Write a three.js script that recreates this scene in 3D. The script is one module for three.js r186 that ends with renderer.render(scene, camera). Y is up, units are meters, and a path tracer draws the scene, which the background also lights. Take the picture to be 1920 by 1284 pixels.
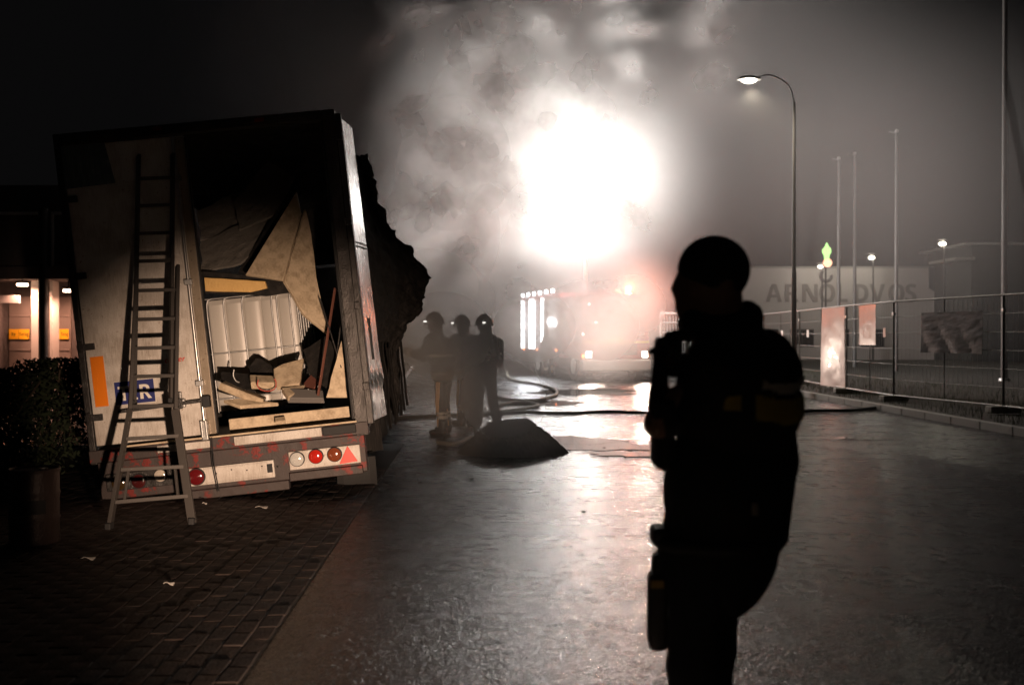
import * as THREE from 'three';
import { mergeGeometries, mergeVertices } from 'three/addons/utils/BufferGeometryUtils.js';
import { RoundedBoxGeometry } from 'three/addons/geometries/RoundedBoxGeometry.js';
import { MarchingCubes } from 'three/addons/objects/MarchingCubes.js';
import { ImprovedNoise } from 'three/addons/math/ImprovedNoise.js';
import { RectAreaLightUniformsLib } from 'three/addons/lights/RectAreaLightUniformsLib.js';
import { FontLoader } from 'three/addons/loaders/FontLoader.js';
import { TextGeometry } from 'three/addons/geometries/TextGeometry.js';

RectAreaLightUniformsLib.init();
const scene = new THREE.Scene();
// ---------- camera: 35 mm lens at eye height, level to a third of a degree ----------
const FPX = 1867, EYE = 1.5, PITCH = -Math.atan(10 / FPX);
const camera = new THREE.PerspectiveCamera(2 * Math.atan(642 / FPX) * 180 / Math.PI, 1024 / 684, 0.1, 400);
camera.position.set(0, EYE, 0);
camera.rotation.x = PITCH;
camera.focus = 9.6;
camera.userData.fStop = 1.8;
scene.add(camera);

// ---------- sky: an overcast night, almost black ----------
{
  const w = 64, h = 32, d = new Float32Array(w * h * 4);
  for (let y = 0; y < h; y++) for (let x = 0; x < w; x++) {
    const k = (y * w + x) * 4;
    d[k] = 0.0027; d[k + 1] = 0.0026; d[k + 2] = 0.0027; d[k + 3] = 1;
  }
  const t = new THREE.DataTexture(d, w, h, THREE.RGBAFormat, THREE.FloatType);
  t.mapping = THREE.EquirectangularReflectionMapping; t.magFilter = THREE.LinearFilter; t.needsUpdate = true;
  scene.background = t; scene.environment = t;
}
const moon = new THREE.DirectionalLight(0xbfcbe0, 0.004);       // what the cloud lets through of the moon
moon.position.set(-20, 40, 10); moon.shadow.radius = 30; moon.castShadow = true;
moon.shadow.camera.left = -30; moon.shadow.camera.right = 30; moon.shadow.camera.top = 30; moon.shadow.camera.bottom = -30; moon.shadow.camera.far = 150;
scene.add(moon, moon.target);

const renderer = new THREE.WebGLRenderer({ antialias: true });
renderer.toneMapping = THREE.LinearToneMapping;
renderer.toneMappingExposure = 1;
renderer.shadowMap.enabled = true;

// ---------- helpers ----------
let seed = 20240117;
const rnd = () => { seed = (seed + 0x6d2b79f5) | 0; let t = Math.imul(seed ^ (seed >>> 15), 1 | seed); t = (t + Math.imul(t ^ (t >>> 7), 61 | t)) ^ t; return ((t ^ (t >>> 14)) >>> 0) / 4294967296; };
const rr = (a, b) => a + (b - a) * rnd();
const V = (x, y, z) => new THREE.Vector3(x, y, z);
const IN = new ImprovedNoise();
const fbm = (x, y, z, o = 4) => { let s = 0, a = 0.5, f = 1; for (let i = 0; i < o; i++) { s += a * IN.noise(x * f + 7.3 * i, y * f + 3.1 * i, z * f + 1.7 * i); a *= 0.5; f *= 2.03; } return s; };
const sst = (a, b, x) => { const t = Math.min(1, Math.max(0, (x - a) / (b - a))); return t * t * (3 - 2 * t); };
// direction through a photo pixel (1920 x 1284), and points along it
const ray = (px, py) => V((px - 960) / FPX, -(py - 642) / FPX, -1).applyAxisAngle(V(1, 0, 0), PITCH);
const atDepth = (px, py, d) => { const r = ray(px, py); return r.multiplyScalar(d / -r.z).add(V(0, EYE, 0)); };
const onGround = (px, py, y = 0) => { const r = ray(px, py); return r.multiplyScalar((y - EYE) / r.y).add(V(0, EYE, 0)); };
const taken = new Map();
const numbered = (n) => { const k = taken.get(n) || 0; taken.set(n, k + 1); return k ? n + '_' + String(k).padStart(3, '0') : n; };
const shade = (m) => { m.castShadow = true; m.receiveShadow = true; return m; };
function thing(name, label, category, pos = [0, 0, 0], turn = 0, group) {
  const o = new THREE.Group(); o.name = numbered(name); scene.add(o);
  o.position.set(...pos); o.rotation.y = turn; o.userData = { label, category };
  if (group) o.userData.group = group;
  return o;
}
const clean = (g) => { g = g.index ? g.toNonIndexed() : g; const o = new THREE.BufferGeometry(); for (const k of ['position', 'normal', 'uv']) if (g.attributes[k]) o.setAttribute(k, g.attributes[k]); if (!o.attributes.normal) o.computeVertexNormals(); if (!o.attributes.uv) o.setAttribute('uv', new THREE.BufferAttribute(new Float32Array(o.attributes.position.count * 2), 2)); return o; };
const merge = (gs) => gs.length === 1 ? gs[0] : mergeGeometries(gs.map(clean), false);
function part(name, geos, mat, parent, label) {
  const m = shade(new THREE.Mesh(merge([].concat(geos)), mat)); m.name = name; parent.add(m);
  if (label) m.userData.label = label;
  return m;
}
function solo(name, geos, mat, label, category, group) {
  const m = shade(new THREE.Mesh(merge([].concat(geos)), mat)); m.name = numbered(name); scene.add(m);
  m.userData = { label, category }; if (group) m.userData.group = group;
  return m;
}
function struct(name, geos, mat) { const m = shade(new THREE.Mesh(merge([].concat(geos)), mat)); m.name = name; m.userData.kind = 'structure'; scene.add(m); return m; }
// uv in metres by the axis a face points along
function boxUV(g, s = 1) {
  g = g.index ? g.toNonIndexed() : g; const p = g.attributes.position, n = g.attributes.normal, uv = new Float32Array(p.count * 2);
  for (let i = 0; i < p.count; i++) {
    const ax = Math.abs(n.getX(i)), ay = Math.abs(n.getY(i)), az = Math.abs(n.getZ(i));
    const [a, b] = ax > ay && ax > az ? [p.getZ(i), p.getY(i)] : ay > az ? [p.getX(i), p.getZ(i)] : [p.getX(i), p.getY(i)];
    uv[2 * i] = a * s; uv[2 * i + 1] = b * s;
  }
  g.setAttribute('uv', new THREE.BufferAttribute(uv, 2)); return g;
}
function bx(x0, x1, y0, y1, z0, z1, r = 0.008) {
  const w = Math.abs(x1 - x0), h = Math.abs(y1 - y0), d = Math.abs(z1 - z0), rad = Math.min(r, w * 0.45, h * 0.45, d * 0.45);
  const g = r > 0 ? new RoundedBoxGeometry(w, h, d, 1, rad) : new THREE.BoxGeometry(w, h, d);
  g.translate((x0 + x1) / 2, (y0 + y1) / 2, (z0 + z1) / 2); return boxUV(g);
}
function bar(a, b, w, h = w, r = 0.003) {                         // a square bar from a to b
  const L = a.distanceTo(b), g = boxUV(new RoundedBoxGeometry(w, L, h, 1, Math.min(r, w * 0.4, h * 0.4)));
  g.applyQuaternion(new THREE.Quaternion().setFromUnitVectors(V(0, 1, 0), b.clone().sub(a).normalize())); g.translate((a.x + b.x) / 2, (a.y + b.y) / 2, (a.z + b.z) / 2); return g;
}
function rod(a, b, r, r2 = r, n = 10) {
  const g = new THREE.CylinderGeometry(r2, r, a.distanceTo(b), n);
  g.applyQuaternion(new THREE.Quaternion().setFromUnitVectors(V(0, 1, 0), b.clone().sub(a).normalize())); g.translate((a.x + b.x) / 2, (a.y + b.y) / 2, (a.z + b.z) / 2); return g;
}
const tube = (pts, r, n = 40, rad = 8, closed = false) => new THREE.TubeGeometry(new THREE.CatmullRomCurve3(pts, closed), n, r, rad, closed);
// a sheet with thickness: grid of points f(s, t), s and t in 0..1
function sheet(f, ns, nt, thick = 0.004, uvs = [1, 1]) {
  const P = []; for (let j = 0; j <= nt; j++) for (let i = 0; i <= ns; i++) P.push(f(i / ns, j / nt));
  const id = (i, j) => j * (ns + 1) + i, N = P.map(() => V(0, 0, 0)), I = [];
  for (let j = 0; j < nt; j++) for (let i = 0; i < ns; i++) { I.push([id(i, j), id(i + 1, j), id(i + 1, j + 1)], [id(i, j), id(i + 1, j + 1), id(i, j + 1)]); }
  for (const [a, b, c] of I) { const n = P[b].clone().sub(P[a]).cross(P[c].clone().sub(P[a])); N[a].add(n); N[b].add(n); N[c].add(n); }
  N.forEach((n) => n.normalize());
  const pos = [], uv = [], idx = [], n0 = P.length;
  P.forEach((p, k) => { const q = p.clone().addScaledVector(N[k], thick / 2); pos.push(q.x, q.y, q.z); uv.push((k % (ns + 1)) / ns * uvs[0], Math.floor(k / (ns + 1)) / nt * uvs[1]); });
  P.forEach((p, k) => { const q = p.clone().addScaledVector(N[k], -thick / 2); pos.push(q.x, q.y, q.z); uv.push((k % (ns + 1)) / ns * uvs[0], Math.floor(k / (ns + 1)) / nt * uvs[1]); });
  for (const [a, b, c] of I) idx.push(a, b, c, n0 + a, n0 + c, n0 + b);
  const edge = []; for (let i = 0; i < ns; i++) edge.push([id(i + 1, 0), id(i, 0)], [id(i, nt), id(i + 1, nt)]); for (let j = 0; j < nt; j++) edge.push([id(0, j), id(0, j + 1)], [id(ns, j + 1), id(ns, j)]);
  for (const [a, b] of edge) idx.push(a, b, n0 + b, a, n0 + b, n0 + a);
  let g = new THREE.BufferGeometry(); g.setAttribute('position', new THREE.Float32BufferAttribute(pos, 3)); g.setAttribute('uv', new THREE.Float32BufferAttribute(uv, 2)); g.setIndex(idx);
  g = g.toNonIndexed(); g.computeVertexNormals(); return g;
}
// a flat polygon plate with thickness, from points in a plane
function plate(pts, thick, zoff = 0) {
  const s = new THREE.Shape(pts.map(([x, y]) => new THREE.Vector2(x, y)));
  const g = new THREE.ExtrudeGeometry(s, { depth: thick, bevelEnabled: false }); g.translate(0, 0, zoff); return g;
}
// textures: f(u, v) -> [r, g, b] in 0..1 (or one number), tiling by using periodic noise on a torus is not needed where repeats are large
function tex(w, h, f, srgb = true, repeat = [1, 1]) {
  const d = new Uint8Array(w * h * 4);
  for (let y = 0; y < h; y++) for (let x = 0; x < w; x++) {
    let c = f(x / w, y / h); if (typeof c === 'number') c = [c, c, c];
    const k = (y * w + x) * 4; for (let i = 0; i < 3; i++) d[k + i] = Math.max(0, Math.min(255, c[i] * 255)); d[k + 3] = 255;
  }
  const t = new THREE.DataTexture(d, w, h, THREE.RGBAFormat); t.wrapS = t.wrapT = THREE.RepeatWrapping; t.magFilter = THREE.LinearFilter; t.repeat.set(...repeat);
  if (srgb) t.colorSpace = THREE.SRGBColorSpace; t.needsUpdate = true; return t;
}
// periodic value noise for tiling textures
function pnoise(px, sd) {
  const g = new Float32Array(px * px); let s = sd; for (let i = 0; i < g.length; i++) { s = (Math.imul(s, 1664525) + 1013904223) | 0; g[i] = ((s >>> 8) & 0xffff) / 65535; }
  return (u, v) => { const x = u * px, y = v * px, ix = Math.floor(x), iy = Math.floor(y), fx = x - ix, fy = y - iy, a = fx * fx * (3 - 2 * fx), b = fy * fy * (3 - 2 * fy), w = (i, j) => g[(((j % px) + px) % px) * px + (((i % px) + px) % px)];
    return (w(ix, iy) * (1 - a) + w(ix + 1, iy) * a) * (1 - b) + (w(ix, iy + 1) * (1 - a) + w(ix + 1, iy + 1) * a) * b; };
}
const std = (c, rough = 0.8, metal = 0, extra = {}) => new THREE.MeshStandardMaterial({ color: Array.isArray(c) ? new THREE.Color().setRGB(...c) : c, roughness: rough, metalness: metal, ...extra });
const glow = (c, k) => new THREE.MeshStandardMaterial({ color: 0x111111, emissive: Array.isArray(c) ? new THREE.Color().setRGB(...c) : c, emissiveIntensity: k, roughness: 0.4 });
// strengths of the two main lamps: the floodlight on the fire engine's mast, the work light on the trailer
const MASTPOWER = 660, WORK = V(0.7, 0.25, -0.1), WORKAIM = V(-2.1, 0.38, -9), WORKPOWER = 400;
// ================= materials =================
const m8 = pnoise(8, 21), m16 = pnoise(16, 22), m64 = pnoise(64, 23), m200 = pnoise(200, 24);
const mixc = (a, b, t) => a.map((x, i) => x + (b[i] - x) * t);
const doorTex = tex(512, 512, (u, v) => {                          // dirty white coachwork: rain streaks, scuffs, rust freckles
  const s = m64(u * 3, v * 0.25), b = m8(u, v), f = m200(u, v), r = m64(v + 0.3, u + 0.7);
  let c = mixc([0.82, 0.8, 0.77], [0.58, 0.54, 0.49], 0.6 * s * b + 0.25 * f);
  if (r > 0.9) c = mixc(c, [0.36, 0.25, 0.17], Math.min(0.6, (r - 0.9) * 5));
  c = mixc(c, [0.45, 0.4, 0.35], 0.14 * sst(0.3, 0.8, b * m16(u, v) * 1.6));
  return c;
});
const doorBump = tex(256, 256, (u, v) => 0.6 * m16(u, v) + 0.4 * m200(u, v), false);
const whiteCoach = std(0xffffff, 0.5, 0, { map: doorTex, bumpMap: doorBump, bumpScale: 0.003 });
const sootTex = tex(256, 256, (u, v) => { const b = m16(u, v), f = m200(u, v), k = 0.09 + 0.1 * b * b + 0.1 * (f > 0.7 ? f - 0.7 : 0); return [k * 1.08, k, k * 0.93]; });
const soot = std(0xffffff, 0.85, 0, { map: sootTex, bumpMap: doorBump, bumpScale: 0.02 });
const sootMetal = std([0.05, 0.047, 0.045], 0.45, 0.6, { bumpMap: doorBump, bumpScale: 0.008 });
const boardTex = tex(256, 256, (u, v) => { const b = m16(u, v), f = m64(u, v), k = mixc([0.8, 0.73, 0.62], [0.5, 0.43, 0.34], 0.6 * sst(0.2, 1.1, 0.65 * b + 0.4 * f)); return k; });
const board = std(0xffffff, 0.75, 0, { map: boardTex, bumpMap: doorBump, bumpScale: 0.006 });
const brushTex = tex(256, 512, (u, v) => { const a = m200(u, v * 0.06), b = m8(u, v); return [0, 0.14 + 0.12 * a + 0.16 * b, 0]; }, false);
const brushBump = tex(256, 512, (u, v) => 0.5 * m200(u, v * 0.05) + 0.5 * m8(u, v), false);
const alu = std([0.72, 0.71, 0.7], 1, 0.95, { roughnessMap: brushTex, bumpMap: brushBump, bumpScale: 0.004 });
const steel = std([0.5, 0.49, 0.47], 0.32, 0.9);
const zinc = std([0.42, 0.42, 0.41], 0.45, 0.75, { bumpMap: doorBump, bumpScale: 0.001 });
const rubber = std([0.018, 0.018, 0.018], 0.75);
const redPaintTex = tex(256, 256, (u, v) => { const b = m16(u, v), f = m64(u, v), t = sst(0.5, 0.66, 0.6 * b + 0.4 * f); return mixc([0.24, 0.21, 0.2], [0.48, 0.1, 0.07], 0.8 * t * sst(0.55, 0.75, m8(u, v))); });
const bumperRed = std(0xffffff, 0.6, 0.1, { map: redPaintTex, bumpMap: doorBump, bumpScale: 0.004 });
const plyTex = tex(256, 256, (u, v) => { const g = m64(u * 0.2, v), b = m16(u, v); return mixc([0.3, 0.21, 0.14], [0.12, 0.09, 0.06], 0.6 * g + 0.4 * b); });
const ply = std(0xffffff, 0.5, 0, { map: plyTex });
const plasticWhite = std([0.46, 0.44, 0.4], 0.35);
const lens = (c) => new THREE.MeshPhysicalMaterial({ color: new THREE.Color().setRGB(...c), roughness: 0.12, clearcoat: 0.6, clearcoatRoughness: 0.1 });
const black = std([0.012, 0.012, 0.013], 0.7);
const concrete = std([0.25, 0.24, 0.22], 0.85, 0, { bumpMap: doorBump, bumpScale: 0.006 });
const glassDark = new THREE.MeshPhysicalMaterial({ color: new THREE.Color().setRGB(0.015, 0.016, 0.018), roughness: 0.05, clearcoat: 1, clearcoatRoughness: 0.03 });
function printed(w, h, draw) { const c = document.createElement('canvas'); c.width = w; c.height = h; draw(c.getContext('2d'), w, h); const t = new THREE.CanvasTexture(c); t.colorSpace = THREE.SRGBColorSpace; t.magFilter = THREE.LinearFilter; return t; }
// ---- solid shapes from distance fields ----
const cap = (a, b, ra, rb = ra) => ({ t: 0, a, b, ra, rb }), blob = (c, r) => ({ t: 1, c, r });
function sdf(prims, k, cut) {
  return (x, y, z) => {
    let d = 1e9;
    for (const p of prims) {
      let q;
      if (p.t === 0) {
        const bx_ = p.b.x - p.a.x, by_ = p.b.y - p.a.y, bz_ = p.b.z - p.a.z, h = Math.max(0, Math.min(1, ((x - p.a.x) * bx_ + (y - p.a.y) * by_ + (z - p.a.z) * bz_) / (bx_ * bx_ + by_ * by_ + bz_ * bz_ + 1e-9)));
        q = Math.hypot(x - p.a.x - bx_ * h, y - p.a.y - by_ * h, z - p.a.z - bz_ * h) - (p.ra + (p.rb - p.ra) * h);
      } else {
        const X = (x - p.c.x) / p.r[0], Y = (y - p.c.y) / p.r[1], Z = (z - p.c.z) / p.r[2], l = Math.hypot(X, Y, Z), l2 = Math.hypot(X / p.r[0], Y / p.r[1], Z / p.r[2]);
        q = l2 > 1e-6 ? l * (l - 1) / l2 : -Math.min(...p.r);
      }
      const m = Math.max(k - Math.abs(d - q), 0) / k; d = Math.min(d, q) - m * m * k * 0.25;
    }
    return cut ? cut(d, x, y, z) : d;
  };
}
function meshField(f, lo, hi, res, rough = 0) {
  const mc = new MarchingCubes(res, new THREE.MeshStandardMaterial(), false, false, 200000), c = lo.map((l, i) => (l + hi[i]) / 2), h = lo.map((l, i) => (hi[i] - l) / 2), n = res, half = n / 2;
  const S = 4, diag = Math.hypot(...h.map((v) => v / half)) * S * 0.9 + (rough ? 0.13 : 0.01);
  for (let K = 0; K < n; K += S) for (let J = 0; J < n; J += S) for (let I = 0; I < n; I += S) {
   const dc = f(c[0] + (I + 1.5 - half) / half * h[0], c[1] + (J + 1.5 - half) / half * h[1], c[2] + (K + 1.5 - half) / half * h[2]), far = Math.abs(dc) > diag * 1.6;
   for (let k = K; k < Math.min(n, K + S); k++) for (let j = J; j < Math.min(n, J + S); j++) for (let i = I; i < Math.min(n, I + S); i++) {
    if (far) { mc.field[(k * n + j) * n + i] = -dc; continue; }
    const x = c[0] + (i - half) / half * h[0], y = c[1] + (j - half) / half * h[1], z = c[2] + (k - half) / half * h[2];
    let d = f(x, y, z); if (rough && Math.abs(d) < 0.12) d += rough * fbm(x * 9, y * 6, z * 9, 3);
    mc.field[(k * n + j) * n + i] = -d;
   }
  }
  mc.isolation = 0; mc.update();
  const cnt = mc.count ?? mc.geometry.drawRange.count, pos = new Float32Array(cnt * 3);
  for (let i = 0; i < cnt; i++) for (let a = 0; a < 3; a++) pos[i * 3 + a] = c[a] + mc.positionArray[i * 3 + a] * h[a];
  let g = new THREE.BufferGeometry(); g.setAttribute('position', new THREE.BufferAttribute(pos, 3)); g = mergeVertices(g, 1e-4); g.computeVertexNormals(); return g;
}
// the skin of a mesh where test() says so, lifted off it: a band sewn on cloth
function band(g, test, lift = 0.006) {
  g = g.index ? g : mergeVertices(g, 1e-4); const p = g.attributes.position, n = g.attributes.normal, ix = g.index.array, out = [], nn = [];
  for (let t = 0; t < ix.length; t += 3) {
    const q = [ix[t], ix[t + 1], ix[t + 2]], c = V(0, 0, 0), m = V(0, 0, 0); for (const i of q) { c.add(V(p.getX(i), p.getY(i), p.getZ(i))); m.add(V(n.getX(i), n.getY(i), n.getZ(i))); }
    c.divideScalar(3); m.normalize(); if (!test(c, m)) continue;
    for (const i of q) { out.push(p.getX(i) + n.getX(i) * lift, p.getY(i) + n.getY(i) * lift, p.getZ(i) + n.getZ(i) * lift); nn.push(n.getX(i), n.getY(i), n.getZ(i)); }
  }
  const o = new THREE.BufferGeometry(); o.setAttribute('position', new THREE.Float32BufferAttribute(out, 3)); o.setAttribute('normal', new THREE.Float32BufferAttribute(nn, 3)); return o;
}
// each separate piece of such a band as a part of its own, crumbs left out
function bands(g, test, mat, parent, label, lift) {
  const o = mergeVertices(band(g, test, lift), 1e-4); if (!o.index.count) return; const ix = o.index.array, up = Array.from({ length: o.attributes.position.count }, (_, i) => i), root = (i) => { while (up[i] !== i) i = up[i] = up[up[i]]; return i; };
  for (let t = 0; t < ix.length; t += 3) { up[root(ix[t])] = root(ix[t + 1]); up[root(ix[t + 1])] = root(ix[t + 2]); }
  const sets = new Map(); for (let t = 0; t < ix.length; t += 3) { const r = root(ix[t]); if (!sets.has(r)) sets.set(r, []); sets.get(r).push(ix[t], ix[t + 1], ix[t + 2]); }
  for (const l of sets.values()) if (l.length > 60) { const q = new THREE.BufferGeometry(); q.setAttribute('position', new THREE.Float32BufferAttribute(l.flatMap((i) => [o.attributes.position.getX(i), o.attributes.position.getY(i), o.attributes.position.getZ(i)]), 3)); q.setAttribute('normal', new THREE.Float32BufferAttribute(l.flatMap((i) => [o.attributes.normal.getX(i), o.attributes.normal.getY(i), o.attributes.normal.getZ(i)]), 3)); part('reflective_band', q, mat, parent, label); }
}
// a hand: palm and five fingers; along = wrist to knuckles, palm = the way the palm faces, thumb = the side the thumb is on
function handParts(wrist, along, palm, thumb, curl, s = 1) {
  along = along.clone().normalize(); thumb = thumb.clone().normalize(); palm = palm.clone().normalize(); const P = [], at = (a, b, c) => wrist.clone().addScaledVector(along, a * s).addScaledVector(thumb, b * s).addScaledVector(palm, c * s);
  P.push(cap(at(0, 0, 0), at(0.045, 0.012, 0), 0.026 * s, 0.022 * s), cap(at(0.04, 0.026, 0), at(0.085, 0.03, 0), 0.017 * s, 0.014 * s), cap(at(0.04, -0.02, 0), at(0.08, -0.028, 0), 0.017 * s, 0.013 * s), cap(at(0.04, 0, 0), at(0.088, 0, 0), 0.017 * s, 0.014 * s));
  const F = []; [[0.03, 0.072], [0.01, 0.082], [-0.01, 0.076], [-0.029, 0.06]].forEach(([b, L], i) => {
    let p = at(0.086 - Math.abs(b) * 0.15, b, 0), a = curl * 0.5 + i * 0.05;
    [0.45, 0.32, 0.23].forEach((l, j) => { const d = along.clone().multiplyScalar(Math.cos(a)).addScaledVector(palm, Math.sin(a)), q = p.clone().addScaledVector(d, l * L * s * 1.15); F.push(cap(p, q, (0.0095 - j * 0.0008) * s, (0.009 - j * 0.0008) * s)); p = q; a += curl * 0.75; });
  });
  const t0 = at(0.02, 0.026, 0.006), t1 = at(0.055, 0.05, 0.018), t2 = at(0.082, 0.045 - 0.01 * curl, 0.026 + 0.012 * curl); F.push(cap(t0, t1, 0.013 * s, 0.011 * s), cap(t1, t2, 0.0105 * s, 0.009 * s));
  return [...P, ...F];
}
function handMesh(...a) { const P = handParts(...a), lo = [1e9, 1e9, 1e9], hi = [-1e9, -1e9, -1e9]; for (const p of P) for (const q of [p.a, p.b]) q.toArray().forEach((v, i) => { lo[i] = Math.min(lo[i], v - 0.035); hi[i] = Math.max(hi[i], v + 0.035); }); return meshField(sdf(P, 0.008), lo, hi, 56); }
// ================= ground =================
const ROAD = V(-65 / FPX, 0, -1).normalize(), ACROSS = V(ROAD.z, 0, -ROAD.x);   // along the road (vanishing point x = 895), and to its left
const roadPt = (d, l, y = 0) => V(0, y, 0).addScaledVector(ROAD, d).addScaledVector(ACROSS, l);
const n8 = pnoise(8, 11), n32 = pnoise(32, 12), n128 = pnoise(128, 13), n256 = pnoise(256, 14), n512 = pnoise(512, 15);
const grit = (() => { let q = 99; const a = new Float32Array(1024 * 1024).map(() => { q = (Math.imul(q, 1664525) + 1013904223) | 0; return ((q >>> 8) & 0xffff) / 65535; }); return (u, v) => a[(Math.floor(v * 1024) & 1023) * 1024 + (Math.floor(u * 1024) & 1023)]; })();
const asphaltBump = tex(1024, 1024, (u, v) => 0.28 * n128(u, v) + 0.4 * n256(u, v) + 0.32 * n512(u, v), false);
const asphaltRough = tex(1024, 1024, (u, v) => { const a = 0.25 * n8(u, v) + 0.25 * n32(u, v) + 0.25 * n512(u, v) + 0.25 * grit(u, v); return [0, 0.1 + 0.3 * a, 0]; }, false);
const asphaltCol = tex(512, 512, (u, v) => { const a = n256(u, v), b = n8(u, v), c = 0.165 + 0.08 * (a - 0.5) + 0.05 * (b - 0.5); return [c * 1.01, c, c * 0.99]; });
const asphalt = new THREE.MeshPhysicalMaterial({ map: asphaltCol, roughness: 1, roughnessMap: asphaltRough, bumpMap: asphaltBump, bumpScale: 0.0075, specularIntensity: 0.75 });
function sheetOnRoad(d0, d1, l0, l1, y, uvScale, nd = 1, nl = 1, lift) {
  const pos = [], uv = [], idx = [];
  for (let j = 0; j <= nd; j++) for (let i = 0; i <= nl; i++) { const d = d0 + (d1 - d0) * j / nd, l = l0 + (l1 - l0) * i / nl, p = roadPt(d, l, y + (lift ? lift(d, l) : 0)); pos.push(p.x, p.y, p.z); uv.push(d * uvScale, l * uvScale); }
  for (let j = 0; j < nd; j++) for (let i = 0; i < nl; i++) { const a = j * (nl + 1) + i, b = a + 1, c = a + nl + 1, e = c + 1; idx.push(a, e, b, a, c, e); }
  const g = new THREE.BufferGeometry(); g.setAttribute('position', new THREE.Float32BufferAttribute(pos, 3)); g.setAttribute('uv', new THREE.Float32BufferAttribute(uv, 2)); g.setIndex(idx); g.computeVertexNormals();
  if (g.attributes.normal.getY(0) < 0) { const ix = g.index.array; for (let t = 0; t < ix.length; t += 3) { const s = ix[t]; ix[t] = ix[t + 1]; ix[t + 1] = s; } g.computeVertexNormals(); }
  return g;
}
struct('road', sheetOnRoad(-30, 200, -150, 150, 0, 1 / 2.3), asphalt);
// brick paving where the trailer stands, bricks laid along the road
{
  const L0 = 1.03, joint = std([0.03, 0.027, 0.024], 0.7, 0, { bumpMap: doorBump, bumpScale: 0.01 });
  const base = struct('brick_pavement', sheetOnRoad(2, 14, L0 - 0.01, 8, 0.004, 0.5), joint);
  const wet = tex(128, 128, (u, v) => [0, 0.55 + 0.4 * m16(u, v), 0], false), geo = boxUV(new RoundedBoxGeometry(0.202, 0.05, 0.099, 1, 0.007));
  const kinds = [[0.028, 0.017, 0.013], [0.024, 0.016, 0.013], [0.032, 0.02, 0.015], [0.022, 0.015, 0.013]].map((c) => std(c, 1, 0, { roughnessMap: wet, bumpMap: doorBump, bumpScale: 0.006 }));
  const spots = []; const turn = Math.atan2(-ROAD.z, ROAD.x);
  for (let r = 0; r < 42; r++) for (let c = 0; c < 38; c++) { const d = 3.6 + c * 0.208 + (r % 2) * 0.104, l = L0 + 0.052 + r * 0.104; spots.push([d, l, roadPt(d, l)]); }
  spots.sort((a, b) => a[2].length() - b[2].length()); const seen = spots.filter(([, , p]) => p.x / -p.z > -0.53 && p.z < -4.0), rest = [];
  seen.forEach(([, , p], i) => {
    const q = new THREE.Quaternion().setFromEuler(new THREE.Euler(rr(-0.018, 0.018), turn + rr(-0.025, 0.025), rr(-0.012, 0.012), 'YXZ')), y = -0.0165 + rr(-0.003, 0.003);
    if (i < 290) { const b = shade(new THREE.Mesh(geo, kinds[Math.floor(rnd() * 4)])); b.name = i ? 'brick_' + String(i).padStart(3, '0') : 'brick'; b.position.set(p.x, y, p.z); b.quaternion.copy(q); base.add(b); } else { const g = geo.clone(); g.applyQuaternion(q); g.translate(p.x, y, p.z); rest.push(g); }
  });
  const o = part('further_bricks', rest, kinds[0], base); o.userData.kind = 'stuff';
}
// verge on the far right: soil and short grass behind a kerb
const soil = std([0.035, 0.03, 0.024], 0.9, 0, { bumpMap: doorBump, bumpScale: 0.03 });
struct('verge', sheetOnRoad(10, 60, -40, -8.35, 0.12, 0.4, 60, 40, (d, l) => 0.05 * fbm(d * 0.7, l * 0.7, 0.3, 3)), soil);
{ const k = new THREE.Group(); k.name = 'kerb'; k.userData.kind = 'structure'; scene.add(k); for (let i = 0; i < 40; i++) part(i ? 'kerb_stone_' + String(i).padStart(3, '0') : 'kerb_stone', bar(roadPt(10 + i, -8.28, 0.05), roadPt(10.985 + i, -8.28, 0.05), 0.13, 0.16, 0.015), concrete, k); }
{
  const blades = []; for (let i = 0; i < 5000; i++) { const d = rr(12, 40), l = -8.45 - Math.pow(rnd(), 1.6) * 5, p = roadPt(d, l, 0.11), h = rr(0.05, 0.22), a = rnd() * 6.28, w = 0.006; const g = new THREE.BufferGeometry(); g.setAttribute('position', new THREE.Float32BufferAttribute([p.x - Math.cos(a) * w, p.y, p.z - Math.sin(a) * w, p.x + Math.cos(a) * w, p.y, p.z + Math.sin(a) * w, p.x + rr(-0.06, 0.06), p.y + h, p.z + rr(-0.06, 0.06)], 3)); g.computeVertexNormals(); blades.push(g); }
  const m = shade(new THREE.Mesh(merge(blades), std([0.05, 0.06, 0.025], 0.8, 0, { side: THREE.DoubleSide }))); m.name = 'grass'; m.userData = { label: 'rough short grass on the dark verge under the site fence', category: 'grass', kind: 'stuff' }; scene.add(m);
}
// puddles left by the hoses: still water in the low spots
const water = new THREE.MeshPhysicalMaterial({ color: new THREE.Color().setRGB(0.012, 0.012, 0.012), roughness: 0.04, ior: 1.33 });
function puddle(px, py, rx, rz, y = 0.008) {
  const c = onGround(px, py), s = new THREE.Shape(), N = 70, o = rnd() * 50; for (let i = 0; i <= N; i++) { const a = i / N * 6.2832, k = 1 + 0.9 * fbm(Math.cos(a) * 1.6 + o, Math.sin(a) * 1.6, o, 3); const x = Math.cos(a) * rx * k, z = Math.sin(a) * rz * k; i ? s.lineTo(x, z) : s.moveTo(x, z); }
  const g = new THREE.ShapeGeometry(s, 4); g.rotateX(-Math.PI / 2); g.translate(c.x, y, c.z); const m = struct(numbered('puddle'), g, water); return m;
}
puddle(1120, 838, 1.0, 0.5); puddle(1190, 852, 0.6, 0.3, 0.011); puddle(1060, 826, 0.7, 0.5, 0.009); puddle(1620, 822, 0.42, 0.22); puddle(1010, 756, 0.9, 0.9); puddle(1100, 735, 1.4, 1.6, 0.01);
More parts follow.
